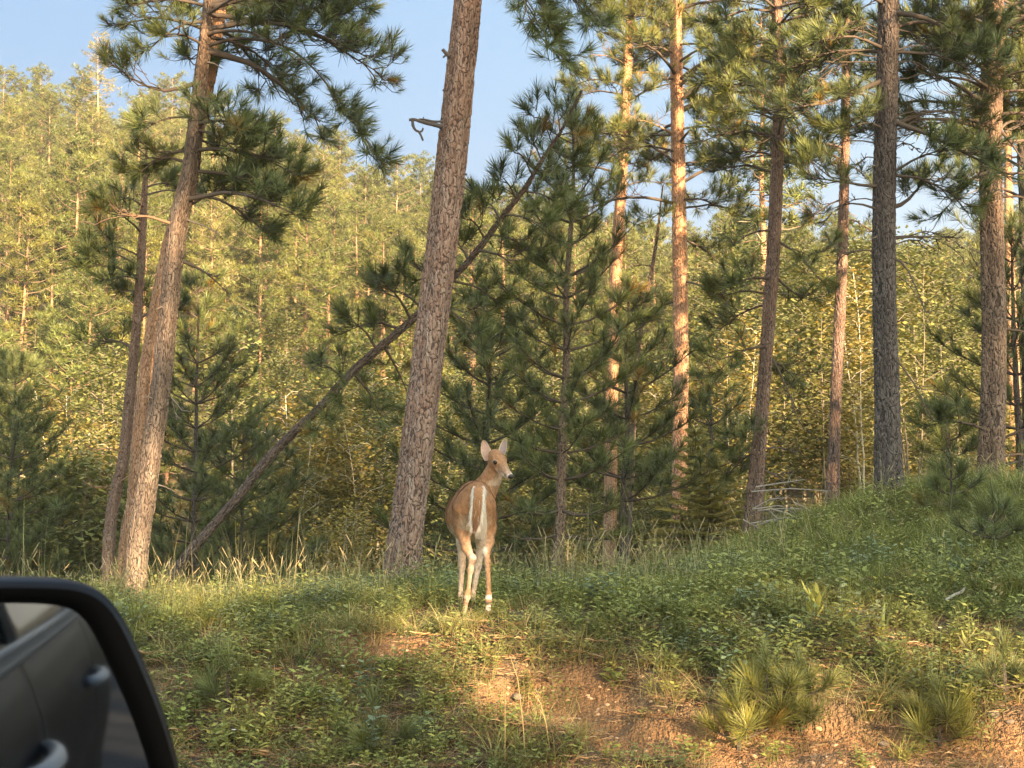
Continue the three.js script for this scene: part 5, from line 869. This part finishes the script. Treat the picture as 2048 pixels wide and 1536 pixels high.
    for (let k = 0; k < 3; k++) col[i * 3 + k] = max(0.01, c[k] * g);
  }
  deerGeo.setAttribute('color', new THREE.BufferAttribute(col, 3));
}
M.coat = std('deer coat', { vertexColors: true, roughness: 0.85 });
M.hair = std('deer hair', { vertexColors: true, roughness: 0.75 });
M.eye = std('wet dark eye', { color: rgb(0.012, 0.008, 0.006), roughness: 0.06 });
M.nose = std('wet black nose', { color: rgb(0.02, 0.018, 0.018), roughness: 0.35 });
M.hoof = std('hoof horn', { color: rgb(0.05, 0.042, 0.038), roughness: 0.5 });
mesh('body', deerGeo, M.coat, deer);
{ // short hair lying along the coat
  const p = deerGeo.attributes.position, n = deerGeo.attributes.normal, c = deerGeo.attributes.color, r = rng(31), g = new Bag();
  for (let k = 0; k < 62000; k++) {
    const i = floor(r() * p.count), P = V(p.getX(i), p.getY(i), p.getZ(i)), N = V(n.getX(i), n.getY(i), n.getZ(i)); if (P.y < 0.12) continue;
    const head = P.y > 1.0, flow = head ? hf.clone().negate() : V(0.1 * (r() - 0.5), -0.55 - 0.6 * abs(N.z), 0.75).add(V(0, 0.2 * N.y, 0)); flow.addScaledVector(N, -flow.dot(N)).normalize(); flow.add(V(r() - 0.5, r() - 0.5, r() - 0.5).multiplyScalar(0.35)).addScaledVector(N, 0.14).normalize();
    const L = (head ? 0.007 : P.y < 0.55 ? 0.009 : 0.017) * (0.7 + 0.7 * r()), S = V().crossVectors(flow, N).normalize().multiplyScalar(0.0014), b = P.clone().addScaledVector(N, -0.001), t = P.clone().addScaledVector(flow, L), v = 0.45 + 1.05 * pow(r(), 1.3), ids = [b.clone().sub(S), b.clone().add(S), t].map((q) => g.vert(q.x, q.y, q.z, N.x, N.y, N.z, c.getX(i) * v, c.getY(i) * v, c.getZ(i) * v)); g.tri(...ids);
  }
  mesh('hair', g.geo(), M.hair, deer, 'stuff');
}
{ // tail: brown down the middle, long white fringes
  const core = new Bag(), pts = [[0.008, 0.915, 0.185], [0.008, 0.90, 0.235], [0.004, 0.84, 0.268], [-0.004, 0.76, 0.272], [-0.012, 0.69, 0.262], [-0.02, 0.635, 0.25]].map((a) => V(...a)), P = spline(pts, 26), W = (t) => lerp(0.040, 0.033, t) * (t < 0.15 ? 0.6 + 2.7 * t : 1) * (t > 0.85 ? 1 - (t - 0.85) * 4.5 : 1), r = rng(8);
  for (let i = 0; i < P.length; i++) { const t = i / 25, w = W(t); for (let j = 0; j <= 12; j++) { const a = j / 12 * 2 * PI, x = P[i].x + w * cos(a), y = P[i].y, z = P[i].z + 0.016 * sin(a), e = sm(0.78, 0.93, abs(cos(a)) + 0.22 * noise(t * 26, a * 5)), b = 0.85 + 0.3 * noise(x * 90, y * 40), d = sm(0.5, 0.95, t) * sm(0.7, 0.2, abs(cos(a))); core.vert(x, y, z, cos(a) * 0.4, 0.1, sin(a), lerp(lerp(0.34, 0.15, d), 0.66, e) * b, lerp(lerp(0.175, 0.075, d), 0.62, e) * b, lerp(lerp(0.08, 0.04, d), 0.56, e) * b); } }
  for (let i = 0; i < 25; i++) for (let j = 0; j < 12; j++) { const a = i * 13 + j, b = a + 13; core.tri(a, b, a + 1); core.tri(a + 1, b, b + 1); }
  const tail = mesh('tail', core.geo(true), M.coat, deer); tail.userData.label = 'brown hanging tail with white edges';
  const hair = new Bag();
  for (let k = 0; k < 2200; k++) {
    const t = pow(r(), 0.9), i = min(24, floor(t * 25)), q = P[i].clone().lerp(P[i + 1], t * 25 - i), w = W(t), m = (r() * 2 - 1), edge = abs(m) > 0.8, white = edge || r() < 0.05, x = q.x + w * m * 1.05, z = q.z + 0.016 * sqrt(max(0, 1 - m * m)) * (r() < 0.85 ? 1 : -1), L = (edge ? 0.05 : 0.035) * (0.6 + 0.7 * r()) + 0.02 * t, wd = 0.0015, v = 0.5 + 0.65 * r(), d = sm(0.5, 0.95, t), b = V(x, q.y, z), e = V(x + (edge ? 0.02 * Math.sign(m) * (r() * 1.6 - 0.2) : 0.006 * (r() - 0.5)), q.y - L, z + 0.006 * r()), c = white ? [0.72, 0.69, 0.64] : [lerp(0.34, 0.16, d), lerp(0.175, 0.08, d), lerp(0.08, 0.045, d)];
    const ids = [V(b.x + wd, b.y, b.z), V(b.x - wd, b.y, b.z), e].map((s) => hair.vert(s.x, s.y, s.z, m * 0.5, 0, 1, c[0] * v, c[1] * v, c[2] * v)); hair.tri(...ids);
  }
  for (let k = 0; k < 1500; k++) { // white rump hair below the tail
    const y = 0.56 + 0.24 * r(), x = 0.012 + 0.03 * (0.7 - y) + (r() - 0.5) * 0.065 + (y > 0.62 ? 0.015 : 0), z0 = 0.27; let z = z0; for (let s = 0; s < 40; s++) { const d = deerField([x, y, z]); if (d < 0.001) break; z -= d; } if (z < 0.04) continue;
    const v = 0.75 + 0.35 * r(), ids = [V(x + 0.0016, y, z - 0.002), V(x - 0.0016, y, z - 0.002), V(x + 0.012 * (r() - 0.5), y - 0.045 * (0.5 + r()), z + 0.01 * r())].map((s) => hair.vert(s.x, s.y, s.z, 0, 0, 1, 0.62 * v, 0.58 * v, 0.52 * v)); hair.tri(...ids);
  }
  mesh('tail_hair', hair.geo(), M.hair, tail, 'stuff');
}
for (const s of [-1, 1]) { // eyes
  const e = hp(0.008, 0.0, s * 0.0465), m = mesh('eye', new THREE.SphereGeometry(0.0195, 20, 16), M.eye, deer); m.position.set(...e); m.scale.set(1, 0.84, 1);
}
{ // nose pad, nostrils dark
  const g = new THREE.SphereGeometry(0.0205, 24, 18), p = g.attributes.position; for (let i = 0; i < p.count; i++) { const x = p.getX(i), y = p.getY(i), z = p.getZ(i); p.setXYZ(i, x * 1.25, y * 0.92 - 0.15 * max(0, -y) * 0, z * 0.85 - 0.004 * exp(-pow((abs(x) - 0.011) / 0.004, 2) - pow((y + 0.002) / 0.005, 2))); } g.computeVertexNormals();
  const m = mesh('nose', g, M.nose, deer); m.position.set(...hp(0.161, -0.012, 0)); m.quaternion.setFromRotationMatrix(new THREE.Matrix4().makeBasis(hl, hu, hf.clone()));
}
function ear(label, base, tip, facing, wid, inner, cup) {
  const B = V(...base), T = V(...tip), ax = T.clone().sub(B), Ln = ax.length(); ax.normalize(); const f = facing.clone().addScaledVector(ax, -facing.dot(ax)).normalize(), s = V().crossVectors(ax, f).normalize(), g = new Bag(), nv = 18, nu = 12;
  const prof = (t) => wid * (0.34 + 0.66 * pow(sin(PI * min(1, 0.20 + 0.62 * t)), 1.0)) * pow(max(0, 1 - pow(t, 3.2)), 0.55);
  const pt = (t, u, back) => { const w = prof(t), th = back ? -0.0045 * (1 - u * u) : 0; return B.clone().addScaledVector(ax, Ln * t).addScaledVector(s, w * u).addScaledVector(f, cup * (u * u) * (1.1 - 0.7 * t) - cup * 0.6 + th - 0.006 * sin(PI * t)); };
  for (const back of [0, 1]) { const o = g.count; for (let i = 0; i <= nv; i++) for (let j = 0; j <= nu; j++) { const t = i / nv, u = j / nu * 2 - 1, q = pt(t, u, back), k = fbm(t * 9 + wid * 90, u * 4, 3.3, 3), rim = sm(0.72, 0.95, abs(u)) + sm(0.9, 1, t); let c = back ? [0.34, 0.2, 0.11] : inner; c = c.map((v, x) => lerp(v * (1 + 0.5 * k), [0.72, 0.56, 0.44][x], min(1, rim) * (back ? 0.35 : 0.8))); const v = (1 - 0.35 * sm(0.25, 0.0, t) * (back ? 0 : 1)); g.vert(q.x, q.y, q.z, f.x, f.y, f.z, c[0], c[1], c[2]); } for (let i = 0; i < nv; i++) for (let j = 0; j < nu; j++) { const a = o + i * (nu + 1) + j, b = a + nu + 1; back ? (g.tri(a, b, a + 1), g.tri(a + 1, b, b + 1)) : (g.tri(a, a + 1, b), g.tri(a + 1, b + 1, b)); } }
  const m = mesh('ear', g.geo(true), M.earSkin, deer); m.userData.label = label; return m;
}
M.earSkin = new THREE.MeshPhysicalMaterial({ vertexColors: true, roughness: 1, transmission: 0.2, thickness: 0, side: THREE.DoubleSide }); M.earSkin.name = 'thin furred ear';
ear('ear turned to us, pink inside', [0.062, 1.108, -0.375], [0.028, 1.262, -0.38], V(0.25, 0.1, 1), 0.040, [0.52, 0.36, 0.285], 0.022);
ear('far ear, inside tinted grey for shade', [0.158, 1.14, -0.40], [0.186, 1.272, -0.42], V(-0.35, 0.15, 1), 0.032, [0.36, 0.28, 0.265], 0.016);  // far ear painted greyer inside, its shade put into the colour
for (const [x, z, a, y] of [[-0.096, 0.125, 0.15, 0.0], [0.072, 0.14, 0, 0.0], [-0.144, -0.45, 0.1, 0.0], [-0.053, -0.43, 0.1, 0.0]]) { // cloven hooves
  const g = new Bag(); for (const s of [-1, 1]) { const R0 = [[0, 0.052, 0.002, 0.011], [0, 0.03, -0.006, 0.0135], [0, 0.002, -0.016, 0.0145]]; const pts = R0.map(([, py, pz]) => V(s * 0.0115, py, pz)); g.tube(pts, R0.map((q) => q[3]), 10); }
  const m = mesh('hoof', g.geo(true), M.hoof, deer); m.position.set(x, y - 0.005 + (H(deerX + x, deerZ + z) - deerBase.y) * 0, z); m.rotation.y = a;
}

// ------------------------------------------------------------------ the car the photograph was taken from
// its own axes: s forward, o outward (right), y up, from the ground under the camera
const carP = (s, o, y) => V(0, 0, 0).addScaledVector(F, s).addScaledVector(R, o).setY(y);
const car = thing('car', 'dark car whose black door mirror fills the lower left corner', 'car');
M.paint = new THREE.MeshPhysicalMaterial({ color: rgb(0.02, 0.022, 0.027), roughness: 0.4, metalness: 0, specularIntensity: 0.12, clearcoat: 0.06, clearcoatRoughness: 0.05 }); M.paint.name = 'dark glossy car paint';
M.carGlass = std('dark car window', { color: rgb(0.01, 0.011, 0.013), roughness: 0.04 });
M.trim = std('bright window trim', { color: rgb(0.8, 0.81, 0.83), roughness: 0.35, metalness: 0.35 });
M.black = std('black plastic', { color: rgb(0.002, 0.002, 0.0022), roughness: 0.75 }); M.black.roughness = 0.8; M.mirrorBlack = new THREE.MeshPhysicalMaterial({ color: rgb(0.002, 0.002, 0.0024), roughness: 0.6, specularIntensity: 0.15 }); M.mirrorBlack.name = 'matt black bezel';
M.gloss = new THREE.MeshPhysicalMaterial({ color: rgb(0.004, 0.0042, 0.006), roughness: 0.42, specularIntensity: 0.25, clearcoat: 0.05, clearcoatRoughness: 0.2 }); M.gloss.name = 'glossy black mirror shell';
M.mirror = std('mirror glass', { color: rgb(0.125, 0.14, 0.17), roughness: 0.03, metalness: 1 });
const OFF = 0.41;   // the door's outer skin lies this far to the right of the camera
// skin profile from sill to belt, and how the rear quarter draws in
const LIFT = 0.045, skin = [[0.34, -0.07], [0.42, -0.03], [0.6, 0.0], [0.8, 0.012], [0.92, 0.004], [1.0, 0.02], [1.1, 0.026], [1.17, 0.022], [1.23, 0.012], [1.27, -0.002], [1.305, -0.02]];
const draw = (s) => -0.02 * pow((s + 0.6) / 2, 2) * (s < -0.6 ? 1 : 0.7) - 0.10 * sm(-2.2, -3.3, s) - (s > 0.9 ? 0.05 * (s - 0.9) : 0), beltUp = (s) => 0.05 * sm(-1.2, -2.6, s);
function panel(s0, s1, rows, outer, thick) {
  const g = new Bag(), ss = range(s0, s1, 0.06), n = rows.length;
  for (const s of ss) for (let j = 0; j < n; j++) { const p = carP(s, OFF + rows[j][1] + draw(s) + outer, LIFT + rows[j][0] + beltUp(s) * sm(0.9, 1.2, rows[j][0])); g.vert(p.x, p.y, p.z, R.x, 0, R.z); }
  for (const s of ss) for (let j = 0; j < n; j++) { const p = carP(s, OFF + rows[j][1] + draw(s) + outer - thick, LIFT + rows[j][0] + beltUp(s) * sm(0.9, 1.2, rows[j][0])); g.vert(p.x, p.y, p.z, -R.x, 0, -R.z); }
  const h = ss.length * n;
  for (let i = 0; i < ss.length - 1; i++) for (let j = 0; j < n - 1; j++) { const a = i * n + j, b = a + n; g.tri(a, b, a + 1); g.tri(a + 1, b, b + 1); g.tri(h + a, h + a + 1, h + b); g.tri(h + a + 1, h + b + 1, h + b); }
  for (let i = 0; i < ss.length - 1; i++) for (const j of [0, n - 1]) { const a = i * n + j, b = a + n; g.tri(a, h + a, b); g.tri(b, h + a, h + b); }
  for (const i of [0, ss.length - 1]) for (let j = 0; j < n - 1; j++) { const a = i * n + j; g.tri(a, a + 1, h + a); g.tri(a + 1, h + a + 1, h + a); }
  return g.geo(true);
}
const fine = (() => { const out = []; for (let j = 0; j < skin.length - 1; j++) for (let k = 0; k < 3; k++) out.push([lerp(skin[j][0], skin[j + 1][0], k / 3), lerp(skin[j][1], skin[j + 1][1], k / 3)]); out.push(skin[skin.length - 1]); return out; })();
const door0 = mesh('door', panel(-0.415, 0.88, fine, 0, 0.05), M.paint, car), door1 = mesh('door', panel(-1.42, -0.425, fine, 0, 0.05), M.paint, car);
mesh('rear_quarter', panel(-3.1, -1.43, fine, 0, 0.05), M.paint, car);
const winRows = [[1.315, -0.03], [1.38, -0.055], [1.47, -0.09], [1.57, -0.13], [1.66, -0.175]];
const win = mesh('rear_door_window', panel(-1.36, -0.52, winRows, 0, 0.006), M.carGlass, car); mesh('quarter_window', panel(-2.3, -1.46, winRows, 0, 0.006), M.carGlass, car);
mesh('pillar', panel(-0.515, -0.42, winRows, 0.004, 0.04), M.black, car); mesh('pillar', panel(-1.455, -1.365, winRows, 0.004, 0.04), M.black, car); mesh('pillar', panel(-2.75, -2.31, winRows, 0.004, 0.04), M.paint, car);
mesh('roof_rail', panel(-2.75, -0.42, [[1.665, -0.175], [1.70, -0.2], [1.725, -0.25], [1.735, -0.33]], 0, 0.03), M.paint, car);
mesh('belt_trim', panel(-2.6, 0.7, [[1.295, -0.012], [1.306, -0.008], [1.316, -0.016]], 0.004, 0.012), M.trim, car);
function handle(s, door) {
  const g = new Bag(), pts = [], n = 14; for (let i = 0; i <= n; i++) { const t = i / n; pts.push(carP(s - 0.11 + 0.22 * t, OFF + 0.022 + draw(s) + 0.02 * pow(sin(PI * t), 0.5), 1.2 + LIFT)); }
  g.tube(pts, pts.map((_, i) => 0.009 + 0.002 * sin(PI * i / n)), 10); const m = mesh('handle', g.geo(true), M.trim, door); m.name = 'handle';
}
handle(-0.26, door0); handle(-1.26, door1);

// the mirror: outline of the glass and the housing in the plane of the mirror, seen from the camera
{
  const dir = (px, py) => at(px, py, 1).sub(V(0, EYE, 0)).normalize();
  const back = F.clone().negate().setY(-0.02).normalize(), vp = dir(362, 1136), N = back.clone().sub(vp).normalize();       // the glass is set so that the car's flank runs to this point
  const C = V(0, EYE, 0).addScaledVector(dir(130, 1380), 0.80);
  const onPlane = (px, py, off = 0) => { const d = dir(px, py), o = V(0, EYE, 0), Q = C.clone().addScaledVector(N, off); const t = Q.sub(o).dot(N) / d.dot(N); return o.addScaledVector(d, t); };
  const X = V().crossVectors(UP, N).normalize(), Y = V().crossVectors(N, X).normalize(), to2 = (p) => new THREE.Vector2(p.clone().sub(C).dot(X), p.clone().sub(C).dot(Y));
  const glassPx = [[-330, 1240], [-250, 1216], [-120, 1207], [0, 1207], [100, 1210], [140, 1217], [165, 1232], [185, 1255], [212, 1305], [240, 1366], [266, 1425], [290, 1490], [306, 1540], [318, 1600], [318, 1680], [295, 1730], [240, 1755], [60, 1765], [-150, 1762], [-300, 1745], [-360, 1690], [-385, 1550], [-380, 1400], [-362, 1300]];
  const housePx = [[-380, 1205], [-280, 1170], [-120, 1157], [0, 1155], [90, 1156], [150, 1160], [195, 1174], [225, 1196], [248, 1226], [272, 1272], [300, 1335], [327, 1405], [349, 1475], [362, 1532], [374, 1610], [376, 1710], [350, 1780], [280, 1815], [80, 1830], [-160, 1826], [-340, 1805], [-420, 1740], [-450, 1560], [-445, 1390], [-425, 1270]];
  const curve = (px, k, off) => { const c = new THREE.CatmullRomCurve3(px.map(([x, y]) => { const q = to2(onPlane(x, y, off)); return V(q.x, q.y, 0); }), true, 'centripetal'); return c.getSpacedPoints(k).slice(0, k); };
  const n = 140, in0 = curve(glassPx, n, 0), out0 = curve(housePx, n, 0);
  // start both outlines at the same corner
  const place = (p, z) => C.clone().addScaledVector(X, p.x).addScaledVector(Y, p.y).addScaledVector(N, z), mid = out0.reduce((a, p) => a.add(p), V(0, 0, 0)).multiplyScalar(1 / n);
  const ring = (pts, z, grow = 1) => pts.map((p) => place(mid.clone().lerp(p, grow), z)), blend = (t) => in0.map((p, i) => { let b = 0, bd = 9; for (let k = 0; k < n; k++) { const d = out0[k].distanceTo(p); if (d < bd) { bd = d; b = k; } } return p.clone().lerp(out0[b], t); });
  const loft = (rings, capLast) => { const g = new Bag(); for (const r of rings) for (const p of r) g.vert(p.x, p.y, p.z, 0, 0, 1); for (let k = 0; k < rings.length - 1; k++) for (let i = 0; i < n; i++) { const a = k * n + i, b = k * n + (i + 1) % n; g.tri(a, a + n, b); g.tri(b, a + n, b + n); } if (capLast) { const c = rings[rings.length - 1].reduce((q, p) => q.add(p), V(0, 0, 0)).multiplyScalar(1 / n), k0 = g.vert(c.x, c.y, c.z, 0, 0, -1); for (let i = 0; i < n; i++) g.tri(k0, (rings.length - 1) * n + (i + 1) % n, (rings.length - 1) * n + i); } return g.geo(true); };
  const align = (a, b) => { let best = 0, bs = 1e9; for (let s = 0; s < n; s++) { let t = 0; for (let i = 0; i < n; i += 7) t += a[i].distanceTo(b[(i + s) % n]); if (t < bs) { bs = t; best = s; } } return b.map((_, i) => b[(i + best) % n]); };
  const out1 = align(in0, out0), mixr = (t) => in0.map((p, i) => p.clone().lerp(out1[i], t));
  const house = mesh('mirror_housing', loft([ring(mixr(0.62), 0.006), ring(mixr(0.85), 0.003), ring(out1, -0.008), ring(out1, -0.022, 1.004), ring(out1, -0.045, 0.985), ring(out1, -0.07, 0.93), ring(out1, -0.092, 0.83), ring(out1, -0.106, 0.66), ring(out1, -0.112, 0.4)], true), M.gloss, car);
  mesh('bezel', loft([ring(mixr(-0.02), -0.006), ring(mixr(0.05), 0.0), ring(mixr(0.3), 0.005), ring(mixr(0.66), 0.0055)], false), M.mirrorBlack, house);
  const gl = new Bag(); for (const p of in0) { const q = place(mid.clone().lerp(p, 1.03), -0.004); gl.vert(q.x, q.y, q.z, N.x, N.y, N.z); } const cc = place(mid, -0.004), kc = gl.vert(cc.x, cc.y, cc.z, N.x, N.y, N.z); for (let i = 0; i < n; i++) gl.tri(kc, (i + 1) % n, i);
  mesh('mirror_glass', gl.geo(), M.mirror, house);
  const arm = new Bag(), a0 = place(V(-0.13, -0.09, 0), -0.06), a1 = carP(0.62, OFF - 0.02, 1.16); arm.tube([a0, a0.clone().lerp(a1, 0.5).add(V(0, -0.01, 0)), a1], [0.034, 0.03, 0.04], 14); mesh('mirror_arm', arm.geo(true), M.black, car);
  const Cv = V(0, EYE, 0).addScaledVector(N, 2 * C.clone().sub(V(0, EYE, 0)).dot(N)); console.log('virtual eye outboard', Cv.dot(R).toFixed(3), 'y', Cv.y.toFixed(3), 'fwd', Cv.dot(F).toFixed(2));
  const ref = (px, py) => { const d = dir(px, py); return d.clone().addScaledVector(N, -2 * d.dot(N)); };
  console.log('mirror N', N.toArray().map((v) => v.toFixed(2)).join(), 'C', C.toArray().map((v) => v.toFixed(2)).join(), 'outboard', C.dot(R).toFixed(2), 'fwd', C.dot(F).toFixed(2), 'r(60,1400)', ref(60, 1400).toArray().map((v) => v.toFixed(2)).join());
}

renderer.render(scene, camera);
